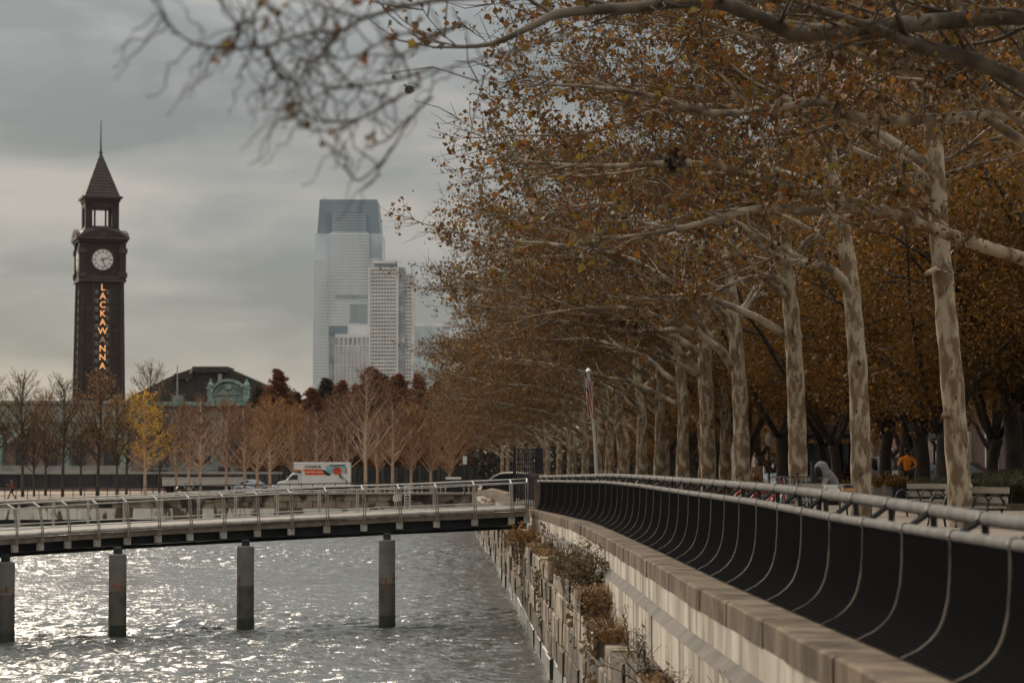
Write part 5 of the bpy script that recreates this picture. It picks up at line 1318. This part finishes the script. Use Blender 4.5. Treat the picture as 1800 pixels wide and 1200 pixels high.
def head(root, c, face, sm, hm, r=.105, hat=True):
    """skull with nose, ears and hair; face is the direction it looks (unit vector)"""
    f = Vector(face).normalized(); s_ = f.cross(UP).normalized(); c = Vector(c)
    b = MB().lathe([(.02, -.13), (.055, -.115), (.075, -.07), (.082, -.01), (.088, .05), (.075, .10), (.03, .128), (.004, .132)], c, 14)
    b.lathe([(.012, -.03), (.018, -.02), (.008, .03)], c + f * .086, 6)
    for q in (-1, 1): b.lathe([(.008, -.03), (.02, -.01), (.02, .02), (.006, .035)], c + s_ * q * .083, 6)
    h = b.build('head', sm, root, smooth=True)
    e_ = MB()
    for q in (-1, 1): e_.lathe([(.002, -.008), (.010, 0), (.002, .008)], c + f * .079 + s_ * q * .032 + UP * .012, 6)
    e_.box(c + f * .077 - UP * .06, (.04, .02, .008)); tag(e_.build('features', hair_m, h), kind='stuff')
    if hat:
        MB().lathe([(.086, -.03), (.094, .02), (.096, .06), (.082, .115), (.035, .142), (.004, .146)], c - f * .018, 14).build('hair', hm, root, smooth=True)
    return h
def hand(mb, p, d, n):
    """palm with four unequal curled fingers and a side thumb"""
    p, d, n = Vector(p), Vector(d).normalized(), Vector(n).normalized(); s_ = d.cross(n).normalized()
    mb.tube([p, p + d * .045, p + d * .09], [.026, .036, .032], 6)
    for k, L_ in enumerate((.07, .08, .075, .058)):
        a = p + d * .085 + s_ * (k - 1.5) * .019; q = a + d * L_ * .55 - n * .012; mb.tube([a, q, q + d * L_ * .3 - n * .03], [.0095, .0085, .007], 5)
    a = p + d * .03 + s_ * -.034; mb.tube([a, a + d * .035 - s_ * .02, a + d * .065 - s_ * .018 - n * .012], [.011, .01, .008], 5)
def figure(label, base, rz, J, top_m, leg_m, sm=skin_m, hm=hair_m, group=None, hairy=True, face=None):
    """J holds joint positions in metres; facing -Y locally"""
    t = thing('person', label, 'person', base, rz, group)
    ch = [[('pel', J['pel'], (.15, .11)), ('wst', J['wst'], (.135, .10)), ('chs', J['chs'], J.get('cr', (.165, .115))), ('nck', J['nck'], J.get('nr', .062)), ('jaw', J['jaw'], .05)]]
    for s_ in 'lr':
        ch.append([('chs', 0, 0), ('sh' + s_, J['sh' + s_], .075), ('el' + s_, J['el' + s_], .05), ('wr' + s_, J['wr' + s_], .034)])
    skinned('torso', ch, top_m, t)
    ch = [[('pel', J['pel'], (.15, .115))]]
    for s_ in 'lr': ch.append([('pel', 0, 0), ('hp' + s_, J['hp' + s_], .095), ('kn' + s_, J['kn' + s_], .064), ('an' + s_, J['an' + s_], .045)])
    skinned('trousers', ch, leg_m, t)
    for s_ in 'lr':
        a = Vector(J['an' + s_]); tv = Vector(J.get('toe' + s_, (0, -1, 0))).normalized()
        MB().tube([a - tv * .08 - UP * .03, a - UP * .035 + tv * .02, a + tv * .1 - UP * .055, a + tv * .19 - UP * .06], [.04, .05, .045, .028], 8).build('shoe', black_m, t, smooth=True)
        mb = MB(); hand(mb, J['wr' + s_], Vector(J['wr' + s_]) - Vector(J['el' + s_]), J.get('pn', (0, 1, 0))); mb.build('hand', sm, t, smooth=True)
    head(t, J['hd'], face or (0, -1, -.05), sm, hm, hat=hairy)
    return t
orange_c = cloth('orange_shirt', (0.80, 0.22, 0.012)); navy = cloth('navy_shorts', (0.012, 0.014, 0.02)); dark_c = cloth('dark_cloth', (0.015, 0.015, 0.017))
J = dict(pel=(0, 0, .98), wst=(0, .0, 1.14), chs=(0, -.02, 1.38), nck=(0, -.03, 1.55), jaw=(0, -.04, 1.60), hd=(0, -.05, 1.71),
         shl=(-.21, -.02, 1.46), ell=(-.33, .10, 1.2), wrl=(-.26, -.14, 1.12), shr=(.21, -.02, 1.46), elr=(.34, .12, 1.22), wrr=(.27, -.12, 1.16),
         hpl=(-.10, 0, .9), knl=(-.11, -.24, .56), anl=(-.11, -.02, .16), hpr=(.10, 0, .9), knr=(.10, .02, .50), anr=(.10, .12, .09), toel=(0, -1, -.5))
figure('jogger in a bright orange long sleeved shirt seen from behind near the planters', (at(1595, 840, 88).x, 88, PROM + .14), math.radians(182), J, orange_c, navy, skin_d)
grey_h = cloth('grey_hoodie', (0.19, 0.175, 0.165))
SB = (at(1458, 880, 56).x, 56, PROM)
J = dict(nr=.13, cr=(.20, .165), pel=(.18, .12, .50), wst=(.16, .1, .72), chs=(.04, .02, 1.02), nck=(-.10, -.06, 1.14), jaw=(-.2, -.1, 1.13), hd=(-.235, -.13, 1.20),
         shl=(-.14, -.19, 1.02), ell=(-.2, -.32, .78), wrl=(-.38, -.26, .66), shr=(.08, .17, 1.02), elr=(-.02, .22, .76), wrr=(-.28, .06, .66),
         hpl=(.12, -.0, .50), knl=(-.26, -.12, .52), anl=(-.28, -.12, .10), hpr=(.16, .2, .50), knr=(-.22, .14, .52), anr=(-.25, .14, .10), toel=(-1, 0, 0), toer=(-1, 0, 0))
hp = figure('seated person in a grey hoodie bending forward over a white bag', SB, math.radians(6), J, grey_h, dark_c, skin_d, face=(-.9, -.2, -.45), hairy=False)
mb = MB().lathe([(.15, -.20), (.16, -.1), (.165, .0), (.155, .08), (.12, .15), (.05, .19), (.004, .20)], (0, 0, 0), 14)
hd_ = mb.build('hood', grey_h, hp, smooth=True); hd_.location = (-.19, -.10, 1.21); hd_.rotation_euler = (0, -.35, 0)
o = MB().lathe([(.10, -.13), (.115, -.04), (.11, .06), (.05, .12), (.004, .13)], (0, 0, 0), 12).build('hood_opening', dark_c, hp, smooth=True); o.location = (-.275, -.15, 1.18); o.rotation_euler = (0, -.35, 0)
walk_r = cloth('red_top', (0.28, 0.045, 0.03))
J = dict(pel=(0, 0, .84), wst=(0, 0, .98), chs=(0, .01, 1.18), nck=(0, 0, 1.33), jaw=(0, -.01, 1.37), hd=(0, -.02, 1.47),
         shl=(-.17, 0, 1.25), ell=(-.2, -.1, 1.02), wrl=(-.15, -.27, 1.12), shr=(.17, 0, 1.25), elr=(.2, .12, 1.02), wrr=(.18, -.05, .85),
         hpl=(-.08, 0, .78), knl=(-.08, -.17, .45), anl=(-.08, -.30, .10), hpr=(.08, 0, .78), knr=(.08, .05, .43), anr=(.08, .30, .13))
figure('pedestrian in a red top and black trousers walking along the far quay', (at(21, 876, 205.3).x, 205.3, at(21, 876.5, 205.3).z), math.radians(-75), J, walk_r, dark_c)
tan_c = cloth('tan_jacket', (0.32, 0.19, 0.10))
J2 = dict(J); J2.update(anl=(-.09, -.02, .08), knl=(-.09, -.01, .45), anr=(.09, .02, .08), knr=(.09, .0, .45), wrl=(-.2, -.04, .82), ell=(-.21, 0, 1.02), elr=(.21, 0, 1.02), wrr=(.2, -.04, .82))
figure('standing person in a tan jacket by the yellow hedge plant', (at(1330, 835, 105).x, 105, PROM), math.radians(10), J2, tan_c, dark_c)
# white bag, striped pack, board by the bench
bag_m = mat('white_bag', (0.62, 0.60, 0.56), (0.50, 0.48, 0.45), 5, .6, bump=.8)
bg = MB().lathe([(.10, 0), (.19, .05), (.21, .16), (.18, .28), (.13, .36), (.16, .42), (.05, .43)], (0, 0, 0), 12)
o = tag(bg.build('plastic_bag', bag_m, smooth=True), 'white plastic bag on the lap of the hooded sitter', 'bag'); o.location = (SB[0] - .02, 55.55, PROM + .50); o.scale = (1.15, .9, .85)
pk_t = thing('backpack', 'black and orange striped pack behind the hooded sitter', 'backpack', (at(1490, 868, 56.3).x, 56.3, PROM + .44))
MB().lathe([(.10, 0), (.14, .06), (.14, .3), (.10, .40), (.03, .43)], n=10).build('body', dark_c, pk_t, smooth=True)
oc = mat('orange_band', (0.50, 0.24, 0.10), rough=.7)
for z in (.12, .26): MB().lathe([(.142, z), (.15, z + .02), (.15, z + .06), (.142, z + .08)], n=10).build('band', oc, pk_t)
bo = thing('notice_board', 'black board standing behind the hooded sitter', 'board', (at(1435, 850, 63.5).x, 63.5, PROM))
MB().span((-.14, -.03, .8), (.14, .03, 1.42)).build('panel', black_m, bo)
for x in (-.11, .11): MB().span((x - .02, -.02, 0), (x + .02, .02, .8)).build('leg', black_m, bo)

# ---------------------------------------------------------------- planters, sign posts, lamp, flag
pl_m = mat('planter_wood', (0.24, 0.20, 0.165), (0.18, 0.15, 0.12), 3, .8)
for k, (px, w_, dk, l) in enumerate(((1541, .40, 0, 'grey planter box half hidden by the second trunk'), (1562, .5, 0, 'pale fronted planter box in the middle of three'), (1581, .62, 1, 'dark square planter box left of the jogger'))):
    t = thing('planter', l, 'planter', (at(px, 870, 82).x, 82 - k * .3, PROM), .0, 'planters beside the path')
    m_ = black_m if dk else pl_m
    MB().span((-w_/2, -.22, .12), (w_/2, .22, .62)).build('box', m_, t)
    for x in (-w_/2 + .03, w_/2 - .03): MB().span((x - .03, -.24, 0), (x + .03, -.18, .66)).build('corner_post', slat_m if not dk else black_m, t)
    rgp = np.random.default_rng(k); C = np.stack([rgp.normal(size=500) * w_ * .28, rgp.normal(size=500) * .12, .62 + np.abs(rgp.normal(size=500)) * .17], 1)
    V, F = leaves_np(C, .1, rgp); mesh_np('plant', V, F, leaf_gold, t)
sign_w = mat('sign_white', (0.42, 0.40, 0.36), rough=.5); sign_b = mat('sign_grey_back', (0.36, 0.35, 0.33), rough=.5)
t = thing('parking_sign', 'small pale parking sign on a dark post left of the nearest trunk', 'sign', (at(1643, 850, 98).x, 98, PROM))
z0, z1 = at(1643, 774, 98).z - PROM, at(1643, 754, 98).z - PROM
MB().tube([(0, 0, 0), (0, 0, z1)], .05, 6).build('post', black_m, t)
MB().span((-.24, -.06, z0), (.24, -.03, z1)).build('plate', sign_w, t)
MB().span((-.15, -.068, (z0+z1)/2 + .06), (.15, -.061, (z0+z1)/2 + .17)).build('mark', black_m, t); MB().span((-.13, -.068, z0 + .04), (.13, -.061, z0 + .1)).build('mark', black_m, t)
t = thing('diamond_sign', 'pale diamond road sign seen past a dark park tree fork', 'sign', (at(1768, 850, 112).x, 112, PROM))
zc = at(1768, 757, 112).z - PROM
MB().tube([(0, 0, 0), (0, 0, zc)], .04, 6).build('post', black_m, t)
MB().plate([(0, zc - .72), (.72, zc), (0, zc + .72), (-.72, zc)], -.08, -.05).build('plate', sign_b, t)
t = thing('lamp_post', 'dark lamp post with a pale lantern among the park trunks', 'lamp post', (at(1352, 850, 118).x, 118, PROM))
MB().lathe([(.12, 0), (.09, .3), (.05, .5), (.045, 2.2), (.07, 2.3)], n=8).build('post', black_m, t)
MB().lathe([(.07, 2.3), (.16, 2.5), (.17, 2.75), (.05, 2.95)], n=8).build('lantern', sign_w, t)
fl = thing('flagpole', 'white flagpole rising between the plane trunks', 'flagpole', (at(1051, 835, 92).x, 92, PROM))
fz1 = at(1035, 655, 92).z - PROM
MB().tube([(0, 0, 0), (-.12, 0, fz1 * .5), (-.35, 0, fz1)], [.07, .05], 8).build('pole', sign_w, fl); MB().lathe([(.02, fz1), (.1, fz1 + .08), (.02, fz1 + .18)], (-.35, 0, 0), 8).build('ball', chrome, fl)
ft = thing('flag', 'red and white striped flag with a dark blue corner hanging limp on the white pole', 'flag', (fl.location.x - .36, 91.9, PROM))
fr, fw, fb_ = mat('flag_red', (0.36, 0.035, 0.025), rough=.8), mat('flag_white', (0.62, 0.58, 0.53), rough=.8), mat('flag_blue', (0.02, 0.03, 0.07), rough=.8)
ztop, zbot = at(1035, 662, 92).z - PROM, at(1046, 738, 92).z - PROM
def flag_pt(u, v):   # u along the fly drooping down, v across the hoist
    return (-.20 + .34 * v + .14 * u + .04 * math.sin(9 * v + 3 * u), -.16 + .09 * math.sin(v * 11 + u * 5), ztop - (ztop - zbot) * (u * .86 + v * .14))
for k in range(13):
    b = MB(); v0, v1 = k / 13, (k + 1) / 13
    for j in range(14):
        u0, u1 = j / 14, (j + 1) / 14
        if k < 7 and u1 <= .36: continue
        b.quad(flag_pt(u0, v0), flag_pt(u0, v1), flag_pt(u1, v1), flag_pt(u1, v0))
    b.build('stripe', fw if k % 2 else fr, ft)
b = MB()
for k in range(7):
    for j in range(5): b.quad(flag_pt(j/14, k/13), flag_pt(j/14, (k+1)/13), flag_pt((j+1)/14, (k+1)/13), flag_pt((j+1)/14, k/13))
b.build('canton', fb_, ft)
st_ = MB()
for k in range(0, 6):
    for j in range(4):
        x, y, z = flag_pt((j + .5) / 14, (k + .5) / 13); st_.box((x, y - .02, z), (.035, .012, .05))
tag(st_.build('stars', fw, ft), kind='stuff')
t = thing('street_sign', 'small white street sign on a post beside the far plane trunks', 'sign', (at(817, 850, 190).x, 190, ground(190)))
zc = at(817, 808, 190).z - ground(190)
MB().tube([(0, 0, 0), (0, 0, zc)], .05, 5).build('post', black_m, t); MB().span((-.16, -.05, zc - .35), (.16, -.02, zc + .3)).build('plate', white_p, t)
rb_ = mat('red_box', (0.40, 0.06, 0.02), rough=.6)
t = thing('street_sign', 'red sign low between the pale trunks right of the flagpole', 'sign', (at(1077, 850, 150).x, 150, ground(150)))
zc = at(1077, 810, 150).z - ground(150)
MB().tube([(0, 0, 0), (0, 0, zc)], .05, 5).build('post', black_m, t); MB().span((-.17, -.06, zc - .12), (.17, -.03, zc + .12)).build('plate', rb_, t)
t = thing('traffic_signal', 'small orange red signal lantern above the parked car roof', 'signal', (at(1582, 850, 124).x, 123, PROM))
zc = at(1582, 794, 123).z - PROM
MB().tube([(0, 0, 0), (0, 0, zc)], .06, 6).build('post', black_m, t); MB().span((-.17, -.14, zc - .3), (.17, .1, zc + .34)).build('housing', mat('signal_orange', (0.45, 0.07, 0.02), rough=.5), t)
t = thing('kiosk', 'small dark roofed kiosk between the third and second trunks', 'kiosk', (at(1455, 850, 122).x, 122, PROM))
kz = at(1455, 768, 122).z - PROM
MB().span((-1.5, -.8, kz - .1), (1.5, .8, kz + .12)).build('roof', black_m, t); MB().frustum((0, 0, kz + .12), 3.0, 1.2, .5, 1.6, .6).build('roof_cap', black_m, t)
for x in (-1.3, 1.3): MB().span((x - .08, -.6, 0), (x + .08, -.44, kz - .1)).build('post', black_m, t)
MB().span((-1.2, .3, .3), (1.2, .36, kz - .3)).build('panel', glass_d, t)

# ---------------------------------------------------------------- bicycles at the dock
def bicycle(label, base, rz, fm, group='bicycles standing in a row by the plane trunks', guard=chrome):
    t = thing('bicycle', label, 'bicycle', base, rz, group)
    for x in (-.52, .52):
        wq = MB(); n = 20
        wq.tube([(x + .33 * math.cos(a), 0, .34 + .33 * math.sin(a)) for a in np.linspace(0, 2 * math.pi, n)], .02, 5, cap=False)
        o_ = wq.build('wheel', rubber, t)
        sp = MB()
        for k in range(8):
            a = k * math.pi / 4; sp.tube([(x, 0, .34), (x + .31 * math.cos(a), 0, .34 + .31 * math.sin(a))], .005, 3)
        tag(sp.build('spokes', chrome, o_), kind='stuff')
        MB().tube([(x + .37 * math.cos(a), 0, .34 + .37 * math.sin(a)) for a in np.linspace(.25, 2.9, 12)], .03, 5).build('mudguard', guard, t)
    b = MB()
    for a, c in (((-.52, 0, .34), (-.12, 0, .30)), ((-.12, 0, .30), (-.22, 0, .82)), ((-.52, 0, .34), (-.2, 0, .74)), ((-.12, 0, .30), (.36, 0, .72)), ((-.18, 0, .62), (.36, 0, .74)), ((.52, 0, .34), (.34, 0, .98))): b.tube([a, c], .024, 6)
    b.build('frame', fm, t)
    MB().tube([(.30, -.30, 1.02), (.36, -.1, 1.0), (.34, 0, 1.0), (.36, .1, 1.0), (.30, .30, 1.02)], .016, 5).build('handlebar', black_m, t)
    MB().lathe([(.02, 0), (.09, .02), (.07, .06), (.01, .07)], (-.23, 0, .83), 8).build('saddle', black_m, t)
    MB().tube([(-.22, 0, .6), (-.23, 0, .85)], .016, 5).build('seat_post', chrome, t)
    b = MB()
    for x, y in ((.52, -.16), (.52, .16), (.78, -.16), (.78, .16)): b.tube([(x, y, .72), (x + (.03 if x > .6 else -.03), y * 1.1, .96)], .012, 4)
    b.span((.51, -.17, .70), (.80, .17, .72)); b.build('basket', black_m, t)
    return t
silver_f = mat('silver_frame', (0.38, 0.38, 0.38), rough=.4, metal=.5); red_f = mat('red_frame', (0.35, 0.03, 0.02), rough=.4)
B_ = bicycle('silver guarded bicycle leftmost in the docked row beside the third trunk', (at(1372, 860, 64).x, 64, PROM), math.radians(70), silver_f)
for k, (px, z, l) in enumerate(((1379, 65, 'second docked bicycle behind the third trunk'), (1386, 66.2, 'third docked bicycle behind the third trunk'), (1414, 65, 'docked bicycle just right of the third trunk'), (1421, 66.4, 'rearmost docked bicycle right of the third trunk'))): dup(B_, (at(px, 860, z).x, z, PROM), math.radians(70 + k * 3), l)
bicycle('red bicycle leaning left of the docked row', (at(1347, 860, 61).x, 61, PROM), math.radians(12), red_f, guard=red_f)

# ---------------------------------------------------------------- cars and the moving truck
lamp_m = mat('headlamp', (0.7, 0.7, 0.68), rough=.15, spec=.6); tail_m = mat('tail_lamp', (0.4, 0.02, 0.01), rough=.3)
def car(label, base, rz, paint, prof, glass, W=1.82, wheel=.34, ax=(-1.35, 1.4), group='cars parked along the street', grille=True):
    """length along local x, nose at -x"""
    t = thing('parked_car', label, 'car', base, rz, group)
    b = MB(); k = len(prof); inset = [.0 if z < 1.0 else .10 + .12 * (z - 1.0) for _, z in prof]
    v = [(x, -W/2 + i_, z) for (x, z), i_ in zip(prof, inset)] + [(x, W/2 - i_, z) for (x, z), i_ in zip(prof, inset)]
    b.add(v, [tuple(range(k)), tuple(range(2*k-1, k-1, -1))] + [(i, i+k, (i+1) % k + k, (i+1) % k) for i in range(k)])
    b.build('body', paint, t, bevel=.05)
    for i, g in enumerate(glass):
        for s_ in (-1, 1):
            b = MB(); q = [(x, s_ * (W/2 + .004 - (.0 if z < 1.0 else .10 + .12 * (z - 1.0))), z) for x, z in g]; b.add(q, [tuple(range(len(q)))]); b.build('side_window', glass_d, t)
    def screen(a, c, nm):
        (x0, z0), (x1, z1) = a, c; w0 = W/2 - .22; w1 = W/2 - .3; d = Vector((z1 - z0, 0, -(x1 - x0))).normalized() * (.012 if nm == 'rear_window' else -.012)
        MB().quad(Vector((x0, -w0, z0)) + d, Vector((x0, w0, z0)) + d, Vector((x1, w1, z1)) + d, Vector((x1, -w1, z1)) + d).build(nm, glass_d, t)
    screen(prof[3], prof[4], 'windscreen'); screen(prof[6], prof[5], 'rear_window')
    x0 = prof[1][0]
    for s_ in (-1, 1):
        MB().box((x0 + .03, s_ * (W/2 - .3), .74), (.1, .36, .17)).build('headlight', lamp_m, t, bevel=.02)
        MB().box((prof[7][0] - .02, s_ * (W/2 - .2), .85), (.08, .2, .25)).build('tail_light', tail_m, t)
        MB().box((prof[3][0] + .4, s_ * (W/2 + .1), 1.05), (.12, .16, .12)).build('mirror', paint, t, bevel=.03)
        for x in ax:
            q = MB().lathe([(wheel - .03, -.11), (wheel, -.08), (wheel, .08), (wheel - .03, .11)], (x, s_ * (W/2 - .1), wheel), 18, 'y').build('wheel', rubber, t)
            MB().lathe([(.05, -.125), (wheel * .62, -.115), (wheel * .64, .115), (.05, .125)], (x, s_ * (W/2 - .1), wheel), 12, 'y').build('rim', chrome, q)
    MB().box((x0 - .01, 0, .42), (.14, W - .1, .24)).build('bumper', black_m, t, bevel=.03)
    if grille:
        gq = MB().box((x0 - .005, 0, .74), (.08, .95, .26)).build('grille', black_m, t)
        for k in range(7): MB().box((x0 - .05, -.39 + .13 * k, .74), (.02, .05, .22)).build('grille_bar', chrome, gq)
    MB().box((x0 - .085, 0, .5), (.012, .5, .12)).build('number_plate', white_p, t)
    return t
suv = [(-2.3, .35), (-2.35, .8), (-2.2, 1.02), (-1.2, 1.12), (-.55, 1.78), (1.9, 1.80), (2.25, 1.1), (2.32, .8), (2.28, .35)]
suvg = [[(-1.0, 1.14), (-.45, 1.68), (.25, 1.70), (.25, 1.12)], [(.35, 1.12), (.35, 1.7), (1.15, 1.7), (1.15, 1.12)], [(1.25, 1.12), (1.25, 1.7), (1.8, 1.68), (2.0, 1.15)]]
sed = [(-2.25, .3), (-2.3, .68), (-2.1, .86), (-1.0, .98), (-.25, 1.44), (.95, 1.46), (1.75, 1.02), (2.3, .9), (2.28, .3)]
sedg = [[(-.8, 1.0), (-.2, 1.38), (.3, 1.40), (.3, 1.0)], [(.38, 1.0), (.38, 1.4), (.9, 1.4), (1.4, 1.02)]]
silver_c = mat('silver_paint', (0.36, 0.37, 0.38), rough=.3, metal=.4); blue_c = mat('pale_blue_paint', (0.33, 0.37, 0.41), rough=.3, metal=.3); dk_c = mat('charcoal_paint', (0.03, 0.03, 0.033), rough=.3, metal=.3); wh_c = mat('white_car_paint', (0.42, 0.41, 0.39), rough=.3)
c_1 = car('silver upright off-roader with a barred grille behind the orange jogger', (at(1563, 840, 120).x, 120, ground(120)), math.radians(96), silver_c, suv, suvg, W=1.9, wheel=.38)
c_2 = car('pale blue grey sedan right of the nearest trunk', (at(1700, 840, 97).x, 97, PROM), math.radians(152), blue_c, sed, sedg, grille=False)
c_3 = car('charcoal sedan between the sign post and the park trunk', (at(1640, 840, 108).x, 108, PROM), math.radians(100), dk_c, sed, sedg)
dup(c_1, (at(1488, 840, 138).x, 138, ground(138)), math.radians(97), 'silver off-roader farther up the street behind the second trunk')
dup(c_2, (at(1360, 840, 165).x, 165, ground(165)), math.radians(97), 'pale blue sedan far up the street behind the bicycles')
dup(c_3, (at(1420, 840, 150).x, 150, ground(150)), math.radians(97), 'charcoal sedan far up the street beside the third trunk')

TKZ = 222
TX = at(560, 860, TKZ).x
tk = thing('moving_truck', 'white box moving truck with orange stripe and picture panel on its side', 'truck', (TX, TKZ, FARZ))
sc_ = TKZ / FPX
def X_(px): return (px - 560) * sc_
def Z_(py): return at(560, py, TKZ).z - FARZ
tw_ = mat('truck_white', (0.66, 0.645, 0.61), (0.60, 0.585, 0.55), .8, .45)
tor = mat('truck_orange', (0.56, 0.085, 0.02), rough=.5); teal = mat('print_teal', (0.12, 0.30, 0.36), (0.30, 0.42, 0.44), .8, .5); bl_p = mat('print_black', (0.015, 0.015, 0.015), rough=.5); ball_m = mat('print_ball', (0.55, 0.085, 0.02), (0.42, 0.05, 0.02), 2.2, .5)
yb = -1.15
MB().span((X_(533), yb, Z_(855)), (X_(616), 1.15, Z_(813))).build('cargo_box', tw_, tk, bevel=.06)
MB().span((X_(518.5), yb, Z_(828)), (X_(533) - .004, 1.15, Z_(814))).build('overcab_box', tw_, tk, bevel=.06)
MB().span((X_(518), yb - .03, Z_(815)), (X_(617), yb, Z_(812))).build('roof_edge', white_p, tk)
for px in (533, 616): MB().span((X_(px) - .04, yb - .025, Z_(855)), (X_(px) + .04, yb, Z_(815.5))).build('corner_trim', white_p, tk)
b = MB().plate([(X_(488), Z_(858)), (X_(488), Z_(850)), (X_(492), Z_(846)), (X_(504), Z_(844)), (X_(514), Z_(832)), (X_(519), Z_(830.5)), (X_(532), Z_(830.5)), (X_(532), Z_(860))], -.98, .98)
b.build('cab', tw_, tk, bevel=.08)
MB().plate([(X_(511), Z_(842)), (X_(512), Z_(839)), (X_(516.5), Z_(834)), (X_(525), Z_(834)), (X_(525), Z_(843))], -1.0, -.985).build('side_window', glass_d, tk)
MB().plate([(X_(504.5), Z_(843.7)), (X_(514), Z_(832)), (X_(513.4), Z_(831.6)), (X_(503.7), Z_(843.5))], -.8, .8).build('windscreen', glass_d, tk)
MB().span((X_(526.5), -.99, Z_(858)), (X_(527), -.982, Z_(833))).build('door_seam', bl_p, tk)
MB().span((X_(510), -1.22, Z_(843)), (X_(512), -1.02, Z_(838))).build('mirror', black_m, tk)
MB().span((X_(487.3), -.9, Z_(862)), (X_(492), .9, Z_(857))).build('bumper', black_m, tk)
MB().span((X_(488) - .02, -.95, Z_(854)), (X_(490), -.6, Z_(850))).build('headlight', lamp_m, tk)
MB().span((X_(528), -.8, Z_(861)), (X_(614), .8, Z_(855) - .003)).build('chassis', black_m, tk)
for px in (501, 588):
    for s_ in (-1, 1):
        q = MB().lathe([(.40, -.14), (.43, -.1), (.43, .1), (.40, .14)], (X_(px), s_ * .92, .43), 18, 'y').build('wheel', rubber, tk)
        MB().lathe([(.05, -.15), (.24, -.145), (.24, .145), (.05, .15)], (X_(px), s_ * .92, .43), 12, 'y').build('rim', chrome, q)
d0, d1 = yb - .004, yb - .001
def decal(poly, m, k=0, nm='printed_panel'): return MB().plate([(X_(x), Z_(y)) for x, y in poly], d0 - .004 * k, d1 - .004 * k).build(nm, m, tk)
decal([(519, 825), (533.5, 825), (538, 824), (565, 824), (574, 833), (574, 834.5), (538, 834.5), (538, 827.4), (519, 827.4)], tor, 1, 'orange_stripe')
decal([(573, 818.5), (609, 817.5), (609, 832), (590, 834), (581, 834), (574, 826)], teal, 1)
decal([(580, 817), (608, 816.2), (608, 818.2), (582, 819)], bl_p, 2)
decal([(609, 822), (611.5, 822), (611.5, 832), (609, 832)], tor, 2)
decal([(594.5 + 7.8 * math.cos(a), 827.5 + 6.8 * math.sin(a)) for a in np.linspace(0, 2*math.pi, 22, endpoint=False)], ball_m, 3, 'printed_ball')
decal([(566, 824.5), (572, 825.5), (580, 832), (584, 833), (580, 836), (574, 834.5), (570, 829)], bl_p, 3, 'printed_swoosh')
decal([(584, 829), (589, 834), (597, 836), (599, 841), (590, 840.5), (585, 836)], tw_, 4, 'printed_swoosh')
decal([(597, 832.5), (600, 833), (613, 846), (611, 847), (598, 838)], bl_p, 5, 'printed_swoosh')
decal([(600, 835), (602, 836), (610, 844.5), (608, 845)], tw_, 6, 'printed_swoosh')
b = MB()
for x0, x1 in ((541, 548), (549.5, 556), (559, 563), (564.5, 570)): b.plate([(X_(x0), Z_(830)), (X_(x1), Z_(829.7)), (X_(x1), Z_(828.6)), (X_(x0), Z_(828.9))], d0 - .01, d1 - .006)
tag(b.build('small_lettering', white_p, tk), kind='stuff')
text_mesh('truck_lettering', 'U-HAUL', .30, bl_p, tk, (X_(552.5), yb - .012, Z_(820)), ext=.004, off=.012, sx=1.42)

# white vans behind the quay trees, motorcycle and a dark truck near the fence end
tr_z = 256
tr_ = thing('parked_trailer', 'long plain white box trailer parked behind the bare trees left of the truck', 'trailer', (at(360, 860, tr_z).x, tr_z, FARZ))
def trx(px): return at(px, 850, tr_z).x - tr_.location.x
ztp = at(360, 838.5, tr_z).z - FARZ
MB().span((trx(288), -1.2, .75), (trx(431), 1.2, ztp)).build('box', wh_c, tr_, bevel=.05)
MB().span((trx(288) - .03, -1.23, ztp - .12), (trx(431) + .03, -1.2, ztp + .02)).build('top_rail', chrome, tr_)
for px in range(300, 430, 12): MB().span((trx(px) - .02, -1.215, .8), (trx(px) + .02, -1.2, ztp - .13)).build('panel_rib', silver_c, tr_)
MB().span((trx(290), -1.0, .55), (trx(429), 1.0, .747)).build('chassis', black_m, tr_)
for px in (300, 309, 408, 418): MB().lathe([(.40, -1.05), (.43, -1.0), (.43, -.75), (.40, -.7)], (trx(px), 0, .43), 16, 'y').build('wheel', rubber, tr_)
sc2 = dup(c_2, (at(447, 860, 255).x, 255, FARZ), math.radians(170), 'pale car parked between the white trailer and the moving truck')
bicycle('dark bicycle leaning before the white trailer', (at(332, 860, 231).x, 231, FARZ), 0, black_m, group='parked cycles on the quay').scale = (1.4, 1.4, 1.4)
t = thing('street_cabinet', 'dark utility cabinet with a white top by the fence end', 'cabinet', (at(797, 860, 215).x, 215, FARZ))
z0, z1 = at(797, 842, 215).z - FARZ, at(797, 838, 215).z - FARZ
MB().span((-.62, -.4, 0), (.62, .4, z0)).build('body', black_m, t); MB().span((-.68, -.45, z0), (.68, .45, z1)).build('top', white_p, t)
# ---------------------------------------------------------------- air
hz = MB(); hz.span((-700, -60, -1.5), (700, 2420, 300))
hm_ = bpy.data.materials.new('haze'); hm_.use_nodes = True
t_ = hm_.node_tree; t_.nodes.clear()
po = t_.nodes.new('ShaderNodeOutputMaterial'); pv = t_.nodes.new('ShaderNodeVolumePrincipled')
pv.inputs['Color'].default_value = (0.86, 0.87, 0.87, 1); pv.inputs['Density'].default_value = 0.00002
pv.inputs['Anisotropy'].default_value = 0.3
t_.links.new(pv.outputs[0], po.inputs['Volume'])
HZ = tag(hz.build('haze', hm_), kind='stuff')
